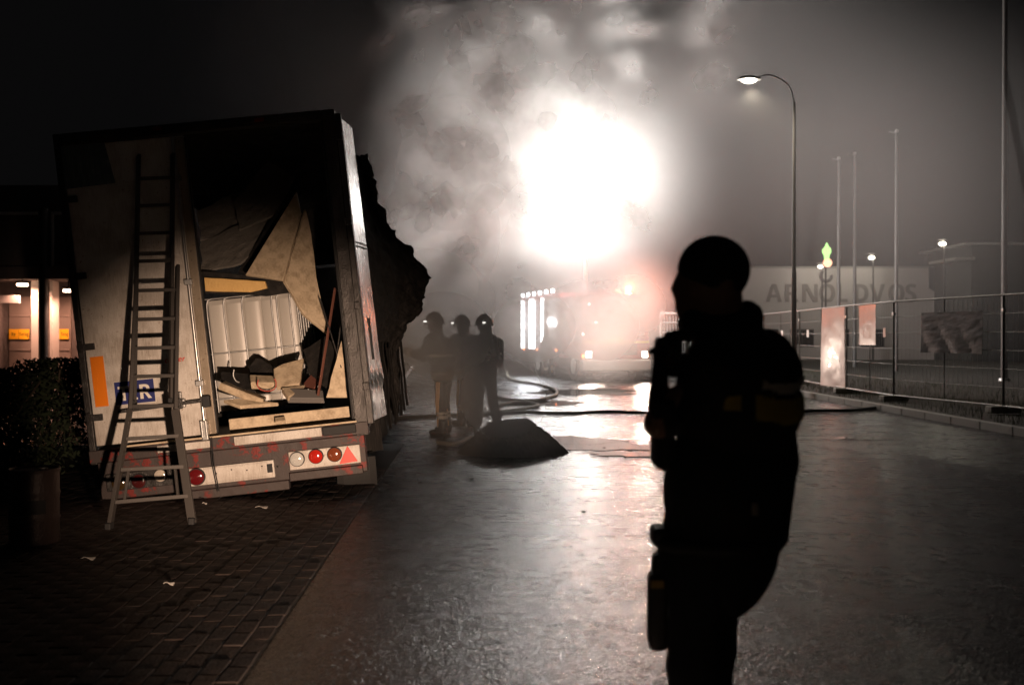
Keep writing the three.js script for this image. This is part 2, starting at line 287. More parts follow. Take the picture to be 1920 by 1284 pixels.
// ================= smoke: veils of smoke hanging through the air, lit by the lamps around them =================
function veilMap(S, soft, dens) {                                        // 4 x 4 veils of uneven density
  const N = 4, d = new Uint8Array(S * S * N * N * 4);
  for (let j = 0; j < N; j++) for (let i = 0; i < N; i++) for (let y = 0; y < S; y++) for (let x = 0; x < S; x++) {
    const u = (x + 0.5) / S * 2 - 1, v = (y + 0.5) / S * 2 - 1, a = Math.pow(Math.max(0, 1 - u * u - v * v), soft) * dens(u, v, (j * N + i) * 9.7);
    const k = (((j * S + y) * S * N) + i * S + x) * 4; d[k] = d[k + 1] = d[k + 2] = Math.max(0, Math.min(255, a * 255)); d[k + 3] = 255;
  }
  const t = new THREE.DataTexture(d, S * N, S * N, THREE.RGBAFormat); t.magFilter = THREE.LinearFilter; t.needsUpdate = true; return t;
}
const bil = (x, y, z) => { let s = 0, a = 0.5, f = 1; for (let i = 0; i < 3; i++) { const q = IN.noise(x * f, y * f, z + 5.3 * i); s += a * (Math.sqrt(q * q + 0.03) - 0.1); a *= 0.52; f *= 2.1; } return s; };
const billowMap = veilMap(256, 1.5, (u, v, o) => { const wu = u + 0.3 * fbm(u * 1.4 + o, v * 1.4, 4.2, 3), wv = v + 0.3 * fbm(u * 1.4, v * 1.4 + o, 8.8, 3); return sst(0.95, 0.1, Math.hypot(wu, wv) + 0.7 * (bil(u * 1.5 + o, v * 1.5 - o, 2.2) - 0.26) + 0.5 * fbm(u * 2.6, v * 2.6, o, 4)) * (0.8 + 0.6 * fbm(u * 2.2 - o, v * 2.2, 3.3, 4)); });
const hazeMap = veilMap(128, 2, (u, v, o) => { const r = Math.hypot(u + 0.14 * fbm(u + o, v, 4.2, 2), v + 0.14 * fbm(u, v + o, 8.8, 2)); return Math.exp(-r * r * 1.2) * (0.95 + 0.3 * fbm(u * 1.1 - o, v * 1.1, 3.3, 2)); });
const smokeMat = (op, map, c = [0.97, 0.96, 0.945]) => new THREE.MeshPhysicalMaterial({ color: new THREE.Color().setRGB(...c), roughness: 1, transmission: 0.5, thickness: 0, specularIntensity: 0, side: THREE.DoubleSide, transparent: true, opacity: op, alphaMap: map, depthWrite: false });
function veils(n, lo, hi, density, s0, s1) {                       // the wind along the road turns most of them across it
  const out = []; let tries = 0; const Q = new THREE.Quaternion(), nrm = V(0, 0, 0);
  while (out.length < n && tries++ < n * 400) {
    const x = rr(lo[0], hi[0]), y = rr(lo[1], hi[1]), z = rr(lo[2], hi[2]), f = density(x, y, z);
    if (rnd() > f) continue;
    const g = new THREE.CircleGeometry(0.94, 10), P = g.attributes.position, uv = g.attributes.uv, s = s0 + (s1 - s0) * rnd() * (0.3 + 0.7 * f), ti = Math.floor(rnd() * 4), tj = Math.floor(rnd() * 4);
    for (let i = 0; i < P.count; i++) { const a = P.getX(i), b = P.getY(i); P.setZ(i, 0.08 * (a * a + b * b)); uv.setXY(i, (ti + 0.5 + 0.49 * a) / 4, (tj + 0.5 + 0.49 * b) / 4); }
    nrm.set(rr(-1, 1), rr(-1, 1), rr(-1, 1)).normalize().multiplyScalar(0.8).add(V(0, 0, rnd() > 0.5 ? 1 : -1)).normalize();
    g.rotateZ(rnd() * 6.283); g.scale(s, s, s); g.applyQuaternion(Q.setFromUnitVectors(V(0, 0, 1), nrm)); g.translate(x, Math.max(y, 0.3), z); g.computeVertexNormals(); out.push(g);
  }
  return merge(out);
}
function smoke(name, label, op, map, ...a) { const m = shade(new THREE.Mesh(veils(...a), smokeMat(op, map))); m.name = name; m.userData = { label, category: 'smoke', kind: 'stuff' }; scene.add(m); return m; }
const ell = (x, y, z, c, r) => { const dx = (x - c[0]) / r[0], dy = (y - c[1]) / r[1], dz = (z - c[2]) / r[2]; return 1 - Math.sqrt(dx * dx + dy * dy + dz * dz); };
const LAMP = atDepth(1055, 350, 37.6);
const plume = (x, y, z) => {
  if (Math.hypot(x - LAMP.x, y - LAMP.y, z - LAMP.z) < 3.4 || (z < -29.5 && y < 5.2)) return 0;
  const e = Math.max(ell(x, y, z, [-1.6, 5.2, -24], [2.9, 3.9, 5]), ell(x, y, z, [0.6, 4.9, -26], [4.5, 4.6, 8]), ell(x, y, z, [2.4, 9.5, -28], [5.2, 4, 7]), ell(x, y, z, [-0.9, 3.6, -20], [1.8, 2.4, 4]), ell(x, y, z, [2.6, 6.5, -33], [4.2, 4.4, 5]));
  return sst(0.0, 0.35, e + fbm(x * 0.32, y * 0.32, z * 0.32, 5) * 0.8);
};
smoke('smoke', 'dense pale smoke plume billowing up behind the burnt trailer', 0.32, billowMap, 88, [-4.2, 0.6, -37], [7.5, 14, -16], plume, 0.8, 2.1);
const edge = (x, y, z) => sst(0, 0.3, Math.max(ell(x, y, z, [-2.0, 4.6, -23], [1.7, 3.0, 3]), ell(x, y, z, [-1.0, 7.6, -25], [2.4, 2.0, 3])) + 0.5 * fbm(x * 0.6, y * 0.6, z * 0.6, 3));
smoke('billowing_smoke', 'billowing edge of the smoke plume close beside the trailer', 0.42, billowMap, 28, [-3.8, 1, -27], [1.6, 10, -19.5], edge, 0.7, 1.5);
// wide soft sheets of smoke, given one by one: place, radius, lean
function sheetsOfSmoke(name, label, op, list) {
  const gs = list.map(([x, y, z, r, ax, ay], i) => { const g = new THREE.CircleGeometry(0.96, 24), P = g.attributes.position, uv = g.attributes.uv, ti = (i * 5 + 1) % 4, tj = (i * 3 + 2) % 4; for (let k = 0; k < P.count; k++) { const a = P.getX(k), b = P.getY(k); uv.setXY(k, (ti + 0.5 + 0.49 * a) / 4, (tj + 0.5 + 0.49 * b) / 4); } g.scale(r, r * 0.9, r); g.rotateX(ax); g.rotateY(ay); g.translate(x, y, z); return g; });
  const m = shade(new THREE.Mesh(merge(gs), smokeMat(op, hazeMap))); m.name = name; m.userData = { label, category: 'smoke', kind: 'stuff' }; scene.add(m);
}
sheetsOfSmoke('bright_smoke', 'glaring white smoke spread round the mast floodlight', 0.4, [[LAMP.x, LAMP.y, LAMP.z + 1.5, 3.2, 0, 0], [1.7, 6.9, -34.2, 6, 0.05, 0], [1.0, 7.7, -29.5, 5.8, 0.1, 0], [1.5, 8.0, -39.6, 8, 0.05, 0]]);
sheetsOfSmoke('drifting_smoke', 'thin grey smoke drifting across the sky over the site fence', 0.2, [[8, 7.5, -34, 8, 0.1, -0.3], [12, 6.5, -30, 8.5, -0.1, 0.2], [6.5, 11, -29, 6.5, 0.2, -0.1], [15.5, 8.5, -37, 9, 0.1, 0.3], [9.8, 4.8, -23.2, 6, 0.1, -0.4]]);
sheetsOfSmoke('low_smoke', 'thin smoke lying low before the front of the fire engine', 0.5, [[2.4, 2.0, -31.2, 3.2, 0.1, 0.1], [4.0, 2.6, -32.2, 2.4, -0.05, 0.2], [0.6, 1.8, -29, 2.8, 0, -0.2], [-1.4, 2.2, -20, 2.4, 0.1, 0.2], [2.8, 1.8, -30.4, 2.6, 0, 0]]);
sheetsOfSmoke('steam', 'thin steam hanging round the firefighters beside the trailer', 0.44, [[-0.9, 1.5, -13.5, 1.7, 0, 0.1], [-0.1, 0.8, -11.6, 1.3, 0, 0], [-1.5, 2.4, -18, 2.2, -0.1, 0.1]]);
sheetsOfSmoke('thin_smoke', 'faint dark smoke hanging over the trailer roof', 0.2, [[-2.6, 5.4, -16, 3.4, 0.1, 0.2], [-1.4, 5.6, -19, 3.4, -0.1, 0]]);
sheetsOfSmoke('lit_smoke', 'bank of bright grey smoke between the trailer and the fire engine', 0.62, [[-1.7, 5.9, -33.5, 4.8, 0, -0.75], [-2.0, 4.6, -30, 4.4, 0, -0.7], [-0.7, 8.6, -32, 5, 0.35, -0.5], [-1.7, 6.2, -27, 4, 0, -0.6]]);
// ================= the burnt semi-trailer =================
// its rear face was measured in the photo: 2.55 m wide, 2.93 m from sill to roof, leaning six degrees to its left on burnt tyres
const tO = V(-3.8722, 0.4251, -9.1167), tU = V(0.99286, 0.1042, -0.05799).normalize(), tV = V(-0.10286, 0.99436, 0.02572), tN = tU.clone().cross(tV).normalize();
tV.copy(tN).cross(tU);
const trailer = thing('semi_trailer', 'burnt out white box semi-trailer leaning on the verge, one rear door hanging open', 'trailer');
trailer.position.copy(tO); trailer.quaternion.setFromRotationMatrix(new THREE.Matrix4().makeBasis(tU, tV, tN)); trailer.updateMatrixWorld(true);
const LT = (px, py, z = 0) => { const r = ray(px, py), e = V(0, EYE, 0), k = tO.clone().addScaledVector(tN, z).sub(e).dot(tN) / r.dot(tN); return trailer.worldToLocal(e.addScaledVector(r, k)); };
const toLocal = (p) => trailer.worldToLocal(p.clone());
// a flat piece with ragged or straight outline through points in space
function shard(pts, thick, jag = 0) {
  if (jag) { const q = []; pts.forEach((p, i) => { const n = pts[(i + 1) % pts.length], L = p.distanceTo(n), k = Math.max(1, Math.round(L / 0.09)); for (let j = 0; j < k; j++) { const r = p.clone().lerp(n, j / k); if (j) r.add(V(rr(-jag, jag), rr(-jag, jag), 0)); q.push(r); } }); pts = q; }
  const c = pts.reduce((s, p) => s.add(p), V(0, 0, 0)).divideScalar(pts.length), n = V(0, 0, 0); pts.forEach((p, i) => n.add(p.clone().sub(c).cross(pts[(i + 1) % pts.length].clone().sub(c)))); n.normalize();
  const ex = pts[0].clone().sub(c); ex.addScaledVector(n, -ex.dot(n)).normalize(); const ey = n.clone().cross(ex), f = pts.map((p) => { const d = p.clone().sub(c); return new THREE.Vector2(d.dot(ex), d.dot(ey)); });
  const g = new THREE.ExtrudeGeometry(new THREE.Shape(f), { depth: thick, bevelEnabled: true, bevelThickness: thick * 0.15, bevelSize: thick * 0.15, bevelSegments: 1 });
  g.translate(0, 0, -thick / 2); g.applyMatrix4(new THREE.Matrix4().makeBasis(ex, ey, n)); g.translate(c.x, c.y, c.z); return g;
}
{
  const t = trailer;
  // frame of the rear portal
  part('post', bx(0.0, 0.062, -0.1, 2.93, -0.12, 0.012, 0.01), sootMetal, t);
  part('post', bx(2.43, 2.55, -0.1, 2.93, -0.12, 0.012, 0.01), sootMetal, t);
  part('header', [bx(0.064, 2.428, 2.84, 2.93, -0.12, 0.01, 0.01), bx(0.07, 2.42, 2.87, 2.905, 0.01, 0.022, 0.004)], sootMetal, t);
  for (const [x, y] of [[0.9, 2.888], [1.82, 2.888]]) part('marker_lamp', bx(x, x + 0.09, y - 0.018, y + 0.018, 0.024, 0.04, 0.006), lens([0.25, 0.02, 0.02]), t);
  // inner jamb on the right: pale strip and lock rod left in its brackets
  part('jamb', shard([LT(615, 330, -0.02), LT(622, 330, -0.02), LT(673, 782, -0.02), LT(664, 784, -0.02)], 0.02), zinc, t);
  part('seal', bx(2.405, 2.428, 0.06, 2.83, -0.06, 0.004, 0.006), rubber, t);
  // ---- sill ----
  const sill = part('sill', bx(0.0, 2.55, -0.085, 0.03, -0.1, 0.03, 0.008), bumperRed, t);
  part('sill_plate', bx(0.62, 1.1, -0.052, 0.012, 0.031, 0.042, 0.003), whiteCoach, sill);
  part('sill_plate', bx(1.32, 2.12, -0.06, 0.02, 0.031, 0.044, 0.003), whiteCoach, sill);
  part('buffer', bx(2.13, 2.44, -0.062, 0.022, 0.031, 0.062, 0.012), rubber, sill);
  part('edge_strip', bx(0.3, 2.45, 0.032, 0.048, -0.02, 0.036, 0.003), board, sill);
  // ---- left door ----
  const d = part('door', bx(0.066, 1.16, 0.066, 2.815, -0.05, 0.002, 0.012), whiteCoach, t);
  part('edge_profile', bx(1.085, 1.162, 0.066, 2.8, 0.004, 0.016, 0.005), std([0.5, 0.44, 0.36], 0.4, 0.3, { map: doorTex }), d);
  part('door_seal', bx(1.163, 1.176, 0.07, 2.8, -0.05, 0.0, 0.005), rubber, d);
  const rod1 = part('lock_rod', rod(V(1.07, 0.04, 0.045), V(1.07, 2.8, 0.045), 0.014), steel, d);
  for (const y of [0.12, 0.52, 1.45, 2.4]) part('rod_guide', [bx(1.035, 1.105, y, y + 0.05, 0.004, 0.07, 0.006), bx(1.045, 1.095, y - 0.03, y + 0.08, 0.004, 0.012, 0.003)], zinc, rod1);
  part('rod_cam', [bx(1.04, 1.1, 0.02, 0.2, 0.03, 0.075, 0.01), rod(V(1.05, 0.05, 0.075), V(1.05, 0.2, 0.075), 0.012), rod(V(1.09, 0.05, 0.075), V(1.09, 0.2, 0.075), 0.012)], zinc, rod1);
  part('handle', [bar(V(1.07, 0.385, 0.07), V(0.32, 0.365, 0.075), 0.03, 0.018), bx(0.86, 0.9, 0.33, 0.43, 0.05, 0.085, 0.01)], sootMetal, d);
  part('handle_catch', [bx(0.84, 0.92, 0.34, 0.42, 0.004, 0.06, 0.01), rod(V(0.885, 0.37, 0.07), V(0.885, 0.48, 0.05), 0.014)], zinc, d);
  part('lock_case', bx(1.075, 1.15, 0.32, 0.43, 0.02, 0.085, 0.012), black, d);
  for (const y of [0.3, 0.95, 1.6, 2.3]) { part('hinge', [bx(0.0, 0.16, y, y + 0.06, 0.004, 0.022, 0.005), rod(V(0.035, y - 0.02, 0.03), V(0.035, y + 0.08, 0.03), 0.02)], sootMetal, d); }
  part('reflector', bx(0.102, 0.222, 0.425, 0.885, 0.003, 0.008, 0.002), std([0.85, 0.22, 0.01], 0.35), d, 'upright orange reflective plate');
  const tir = part('plate', bx(0.285, 0.655, 0.415, 0.64, 0.0045, 0.012, 0.002), std([0.6, 0.56, 0.5], 0.5), d, 'blue plate with the white letters TIR');
  { const g = new THREE.PlaneGeometry(0.355, 0.21); g.translate(0.47, 0.5275, 0.0145); const tx = printed(355, 210, (c, w, h) => { c.fillStyle = '#1b2566'; c.fillRect(0, 0, w, h); c.fillStyle = '#ddd8cc'; c.font = 'bold 185px sans-serif'; c.textAlign = 'center'; c.textBaseline = 'middle'; c.save(); c.translate(w / 2, h / 2 + 6); c.scale(1.05, 1); c.fillText('T', -95, 0); c.fillText('I', -8, 0); c.fillText('R', 85, 0); c.restore(); }); part('lettering', g, std(0xffffff, 0.5, 0, { map: tx }), tir); }
  { const g = new THREE.PlaneGeometry(0.3, 0.075); g.translate(0.84, 0.785, 0.0035); const tx = printed(300, 75, (c, w, h) => { c.clearRect(0, 0, w, h); c.fillStyle = '#c2341f'; c.font = 'bold italic 62px sans-serif'; c.textBaseline = 'middle'; c.fillText('ckster', 70, h / 2); }); part('lettering', g, new THREE.MeshStandardMaterial({ map: tx, transparent: true, roughness: 0.6 }), d, 'worn red lettering'); }
  { const pts = [[108, 276], [195, 268], [216, 343], [122, 355]].map(([x, y]) => { const p = LT(x, y); return [p.x, p.y]; }), g = plate(pts, 0.002, 0.003);
    const tx = tex(128, 128, (u, v) => { const k = m16(u, v); return mixc([0.3, 0.34, 0.35], [0.55, 0.55, 0.52], m64(u * 2, v * 0.1) > 0.62 ? 0.7 * k : 0.1); }); part('sticker', g, std(0xffffff, 0.5, 0, { map: tx }), d, 'torn dark picture sticker'); }
  // ---- right door, swung right round against the side ----
  const A = V(2.566, 2.86, -0.03), B = V(2.566, 0.02, -0.03), C = toLocal(atDepth(656, 241, 10.35)), D = toLocal(atDepth(721, 778, 10.4));
  const q = (s, v) => A.clone().lerp(C, s).lerp(B.clone().lerp(D, s), v);
  const od = part('door', sheet((s, v) => q(s, v).add(V(0.012 * fbm(s * 2, v * 5, 1.2, 3) + 0.03 * Math.exp(-Math.pow((v - 0.87) / 0.03, 2)) * Math.sin(s * 19 + v * 40), 0, 0)), 16, 90, 0.05, [1, 2.6]), alu, t, 'bare metal door swung round against the side');
  const dn = C.clone().sub(A).cross(B.clone().sub(A)).normalize().multiplyScalar(0.03); if (dn.x < 0) dn.negate();
  const strip = (s0, s1, v0, v1, m, nm) => part(nm, shard([q(s0, v0), q(s1, v0), q(s1, v1), q(s0, v1)].map((p) => p.add(dn)), 0.008), m, od);
  part('added_glare_cap', bx(2.532, 2.604, 0.0, 2.89, -0.05, 0.0, 0.01), sootMetal, od);  // dark cap added to hide the lamplight glancing off the door edge
  strip(0.02, 0.98, 0.418, 0.422, rubber, 'joint'); strip(0.4, 0.5, 0.66, 0.8, rubber, 'slot'); strip(0.02, 0.08, 0.02, 0.98, sootMetal, 'edge_strip');
  for (let i = 0; i < 9; i++) strip(0.1 + 0.1 * i, 0.112 + 0.1 * i, 0.405, 0.41, sootMetal, 'rivet');
  for (const v of [0.1, 0.37, 0.64, 0.9]) part('hinge', [bx(2.54, 2.6, 2.93 - v * 2.9, 3.0 - v * 2.9, -0.04, 0.03, 0.008)], sootMetal, od);
  // ---- body ----
  part('floor', bx(0.02, 2.53, -0.06, 0.026, -11.5, -0.11, 0), ply, t);
  part('left_wall', bx(0.0, 0.05, 0.03, 2.9, -11.5, -0.13, 0), soot, t);
  part('front_wall', bx(0.0, 2.55, 0.0, 2.2, -11.56, -11.5, 0.01), soot, t);
  const rag = (z) => 2.9 - 0.12 * sst(0.2, 0.8, -z) - 1.1 * sst(1.2, 3.6, -z) + 0.22 * fbm(z * 2.1, 4.4, 1.1, 4) * sst(0.3, 1, -z) + 0.2 * fbm(z * 7, 1.4, 6.1, 2) * sst(0.6, 2, -z);
  part('right_wall', sheet((s, v) => { const z = -0.13 - s * 7.5, top = Math.max(0.6, rag(z)), y = 0.0 + v * top; return V(2.5 + 0.05 * fbm(z * 1.3, y * 1.3, 2, 3) + 0.1 * sst(1, 3, -z) * Math.sin(y * 2.2 + z) * v, y, z); }, 120, 26, 0.03, [8, 3]), soot, t, 'charred side wall with a ragged burnt top');
  part('roof', sheet((s, v) => { const z = -0.1 - s * 4.6, x = 0.02 + v * 2.5; return V(x, 2.9 - 0.5 * sst(0.2, 1, s) * (1 - Math.pow(2 * v - 1, 2)) - 0.95 * s * s * v + 0.1 * fbm(x * 2, z * 2, 3.3, 4) * sst(0.02, 0.2, s), z); }, 50, 30, 0.02, [4, 3]), soot, t, 'sagging scorched roof sheet');
  // skin of the side peeled outwards by the heat
  const peel = [[684, 286, 10.6], [700, 330, 10.9], [712, 378, 11.2], [727, 418, 11.5], [752, 452, 11.8], [779, 478, 12.1], [801, 521, 12.4], [795, 548, 12.4], [793, 575, 12.3], [776, 598, 12.2], [753, 622, 12.0], [742, 660, 11.8], [747, 720, 11.9], [743, 790, 12]].map(([x, y, z]) => toLocal(atDepth(x, y, z)));
  const inner = (v) => V(2.53, 2.72 - 2.5 * v, -0.9 - 0.8 * v), pc = new THREE.CatmullRomCurve3(peel, false, 'centripetal');
  part('peeled_sheet', sheet((s, v) => { const e = pc.getPoint(v), i = inner(v), p = i.lerp(e, s); p.z -= 0.35 * Math.sin(s * Math.PI) + 0.3 * fbm(s * 4, v * 8, 2.2, 5); p.x += 0.16 * fbm(s * 7, v * 16, 5.2, 4) * s; p.y += 0.09 * fbm(s * 12, v * 30, 1.2, 3) * s; return p; }, 30, 90, 0.012, [2, 3]), soot, t, 'scorched outer skin peeled away from the side');
  for (let i = 0; i < 9; i++) { const z = -1.4 - i * 0.34, x = 2.62 + 0.08 * rnd(), y1 = rr(0.5, 0.95); part('hanging_strip', sheet((s, v) => V(x + 0.035 * s + 0.04 * fbm(v * 3, i, 1, 2), y1 - v * (y1 + rr(0.2, 0.21)), z + 0.12 * s + 0.06 * fbm(v * 4 + i, 2, 3, 2)), 2, 18, 0.004), soot, t); }
  // ---- collapsed lining inside ----
  const scorched = std([0.15, 0.14, 0.125], 0.85, 0, { bumpMap: doorBump, bumpScale: 0.02 });
  const sh = (list, th, m, jag, label) => part('lining_panel', shard(list.map(([x, y, z]) => LT(x, y, z)), th, jag), m, t, label);
  sh([[556, 362, -0.7], [563, 400, -0.6], [531, 526, -0.35], [462, 516, -0.45]], 0.03, board, 0, 'buff lining panel hanging point up');
  sh([[570, 395, -0.75], [582, 440, -0.7], [592, 520, -0.6], [610, 628, -0.55], [570, 590, -0.4], [533, 528, -0.36]], 0.03, board, 0.004, 'torn buff lining panel folded down to a point');
  sh([[560, 330, -1.0], [566, 365, -0.85], [470, 515, -0.7], [450, 512, -0.9]], 0.025, soot, 0);
  sh([[372, 400, -1.6], [470, 345, -1.9], [520, 400, -1.6], [455, 432, -1.3], [375, 450, -1.2]], 0.02, scorched, 0.02);
  sh([[375, 452, -1.2], [505, 405, -1.3], [530, 420, -1.0], [455, 500, -0.9], [378, 512, -0.9]], 0.02, scorched, 0.02);
  sh([[500, 300, -1.5], [552, 335, -1.2], [520, 400, -1.0], [448, 430, -1.1], [440, 380, -1.4]], 0.02, scorched, 0.015);
  sh([[384, 521, -0.75], [496, 528, -0.7], [500, 540, -0.7], [470, 547, -0.72], [386, 545, -0.75]], 0.03, std([0.75, 0.48, 0.17], 0.7, 0, { bumpMap: doorBump, bumpScale: 0.01 }), 0.002, 'ochre foam edge of the torn lining');
  sh([[380, 508, -0.8], [540, 522, -0.75], [560, 545, -0.8], [500, 552, -0.9], [384, 550, -0.9]], 0.02, soot, 0.006);
  for (const [x0, y0, x1, y1] of [[628, 540, 596, 742], [640, 600, 622, 740], [600, 560, 640, 690]]) part('bent_batten', bar(LT(x0, y0, -0.3), LT(x1, y1, -0.15), 0.03, 0.012), y0 === 540 ? std([0.16, 0.06, 0.04], 0.8) : sootMetal, t);
  sh([[640, 640, -0.18], [612, 745, -0.12], [650, 745, -0.12]], 0.02, board, 0.004);
  part('threshold_board', bx(1.22, 2.36, 0.03, 0.165, -0.3, -0.26, 0.006), board, t, 'pale board standing across the opening');
  // ---- bumper and lamps ----
  const bm = part('bumper', [bx(0.05, 2.5, -0.44, -0.09, -0.14, -0.02, 0.012), bx(0.78, 1.76, -0.53, -0.442, -0.12, -0.03, 0.01), bx(1.78, 2.46, -0.45, -0.37, -0.018, 0.03, 0.01)], bumperRed, t, 'dark bumper beam with flaking red paint');
  const lb = part('lamp_board', bx(1.79, 2.45, -0.348, -0.176, -0.018, 0.02, 0.008), whiteCoach, bm);
  const dome = (x, y, r, c, p, label) => { const rim = part('lamp', new THREE.CylinderGeometry(r, r * 1.04, 0.02, 28).rotateX(Math.PI / 2).translate(x, y, 0.03), black, p, label); part('lens', new THREE.SphereGeometry(r * 1.25, 28, 10, 0, 6.2832, 0, 0.82).rotateX(Math.PI / 2).scale(1, 1, 0.55).translate(x, y, 0.04 - r * 0.44), lens(c), rim); for (let i = 0; i < 3; i++) part('lens_ring', new THREE.TorusGeometry(r * (0.3 + 0.25 * i), 0.0025, 5, 28).translate(x, y, 0.04 + r * (0.24 - 0.06 * i * i)), lens(c), rim); };
  dome(1.868, -0.249, 0.068, [0.5, 0.5, 0.47], lb, 'clear round lamp'); dome(2.042, -0.243, 0.068, [0.45, 0.02, 0.012], lb, 'red round lamp'); dome(2.214, -0.244, 0.068, [0.2, 0.05, 0.02], lb, 'smoked amber round lamp');
  { const s = new THREE.Shape([[2.255, -0.335], [2.415, -0.325], [2.34, -0.185]].map(([x, y]) => new THREE.Vector2(x, y))); part('triangle_reflector', new THREE.ExtrudeGeometry(s, { depth: 0.008, bevelEnabled: true, bevelSize: 0.004, bevelThickness: 0.003, bevelSegments: 1 }).translate(0, 0, 0.022), std([0.85, 0.08, 0.06], 0.3), lb); }
  const np = part('number_board', [bx(0.86, 1.65, -0.395, -0.232, -0.018, 0.016, 0.008), bx(1.02, 1.63, -0.256, -0.244, 0.017, 0.024, 0.003), bx(1.02, 1.63, -0.385, -0.373, 0.017, 0.024, 0.003)], whiteCoach, bm, 'empty cream number board');
  part('board_tag', bx(1.585, 1.635, -0.345, -0.265, 0.018, 0.026, 0.003), black, np);
  for (let i = 0; i < 5; i++) part('screw', new THREE.SphereGeometry(0.007, 8, 6).translate(0.95 + i * 0.14 + 0.17, -0.3 + 0.02 * (i % 2), 0.018), sootMetal, np);
  dome(0.94, -0.31, 0.078, [0.12, 0.008, 0.01], np, 'large dark red lamp');
  const lb2 = part('lamp_board', bx(0.12, 0.74, -0.36, -0.2, -0.018, 0.016, 0.008), sootMetal, bm); dome(0.42, -0.29, 0.068, [0.06, 0.01, 0.01], lb2); dome(0.24, -0.29, 0.068, [0.05, 0.03, 0.01], lb2); dome(0.62, -0.26, 0.06, [0.5, 0.45, 0.38], lb2, 'cracked pale lamp');
  for (const x of [1.11, 1.125]) part('hanging_cable', tube([V(x, 0.04, 0.06), V(x - 0.005, -0.2, 0.062), V(x + 0.01, -0.46, 0.05)], 0.005, 20, 6), black, bm);
  // ---- under the body ----
  part('chassis', [bx(0.75, 0.9, -0.4, -0.07, -11.3, -0.15, 0.01), bx(1.65, 1.8, -0.4, -0.07, -11.3, -0.15, 0.01), bx(0.8, 1.75, -0.35, -0.25, -3, -2.9, 0.01), bx(0.8, 1.75, -0.35, -0.25, -6, -5.9, 0.01)], sootMetal, t);
  for (const z of [-2.2, -3.5, -4.8]) for (const x of [0.2, 2.32]) { const w = part('wheel', new THREE.TorusGeometry(0.27, 0.1, 12, 28).rotateY(Math.PI / 2).scale(1.5, 1, 1).translate(x, -0.18, z), rubber, t, 'flattened burnt wheel'); part('rim', new THREE.CylinderGeometry(0.2, 0.2, 0.16, 20).rotateZ(Math.PI / 2).translate(x, -0.18, z), sootMetal, w); }
  part('mudguard', sheet((s, v) => V(2.35 + 0.2 * v, 0.02 - 0.15 * Math.pow(2 * s - 1, 4) - 0.3 * sst(0.9, 1, s), -0.5 - 0.9 * s), 16, 3, 0.01), soot, t);
  part('mud_flap', sheet((s, v) => V(2.1 + 0.4 * s, -0.42 - 0.3 * v, -0.9 + 0.1 * v * v + 0.02 * Math.sin(s * 6)), 6, 8, 0.012), rubber, t);
}
const TW = (x, y, z) => trailer.localToWorld(V(x, y, z)), PW = (px, py, z) => trailer.localToWorld(LT(px, py, z));
// caged liquid container inside
{
  const g = thing('caged_container', 'white plastic liquid container in a metal tube cage inside the trailer', 'container');
  g.position.copy(trailer.position); g.quaternion.copy(trailer.quaternion);
  const x0 = 0.86, x1 = 1.82, y0 = 0.16, y1 = 1.36, z1 = -1.35, z0 = -2.4;
  part('tank', [bx(x0 + 0.02, x1 - 0.02, y0, y1 - 0.012, z0, z1 - 0.06, 0.03), sheet((s, v) => V(x0 + 0.02 + s * (x1 - x0 - 0.04), y0 + 0.01 + v * (y1 - y0 - 0.03), z1 - 0.045 + 0.024 * Math.pow(Math.abs(Math.sin(s * Math.PI * 5)), 0.5) * sst(0, 0.04, v) * sst(1, 0.96, v)), 90, 24, 0.006)], plasticWhite, g);
  part('pallet', [bx(x0, x1, 0.03, 0.06, z0, z1, 0.005), bx(x0, x0 + 0.1, 0.06, 0.15, z0, z1, 0.005), bx(x1 - 0.1, x1, 0.06, 0.15, z0, z1, 0.005), bx((x0 + x1) / 2 - 0.05, (x0 + x1) / 2 + 0.05, 0.06, 0.15, z0, z1, 0.005)], soot, g);
  for (const u of [0.02, 0.2, 0.4, 0.72, 0.78, 0.92, 1]) { const x = x0 + u * (x1 - x0), c = 0.05; part('cage_tube', tube([V(x, y0, z1), V(x, (y0 + y1) / 2, z1), V(x, y1 - c, z1), V(x + 0.012, y1 - 0.012, z1 - 0.004), V(x + c, y1, z1 - 0.01)], 0.0085, 30, 8), zinc, g); }
  for (const y of [y1, 0.78, 0.3]) part('cage_rail', rod(V(x0, y, z1 - 0.016), V(x1, y, z1 - 0.016), 0.009), zinc, g);
  for (let i = 0; i < 6; i++) part('cage_tube', rod(V(x1, y0, z1 - 0.1 - i * 0.18), V(x1, y1, z1 - 0.1 - i * 0.18), 0.009), zinc, g);
}
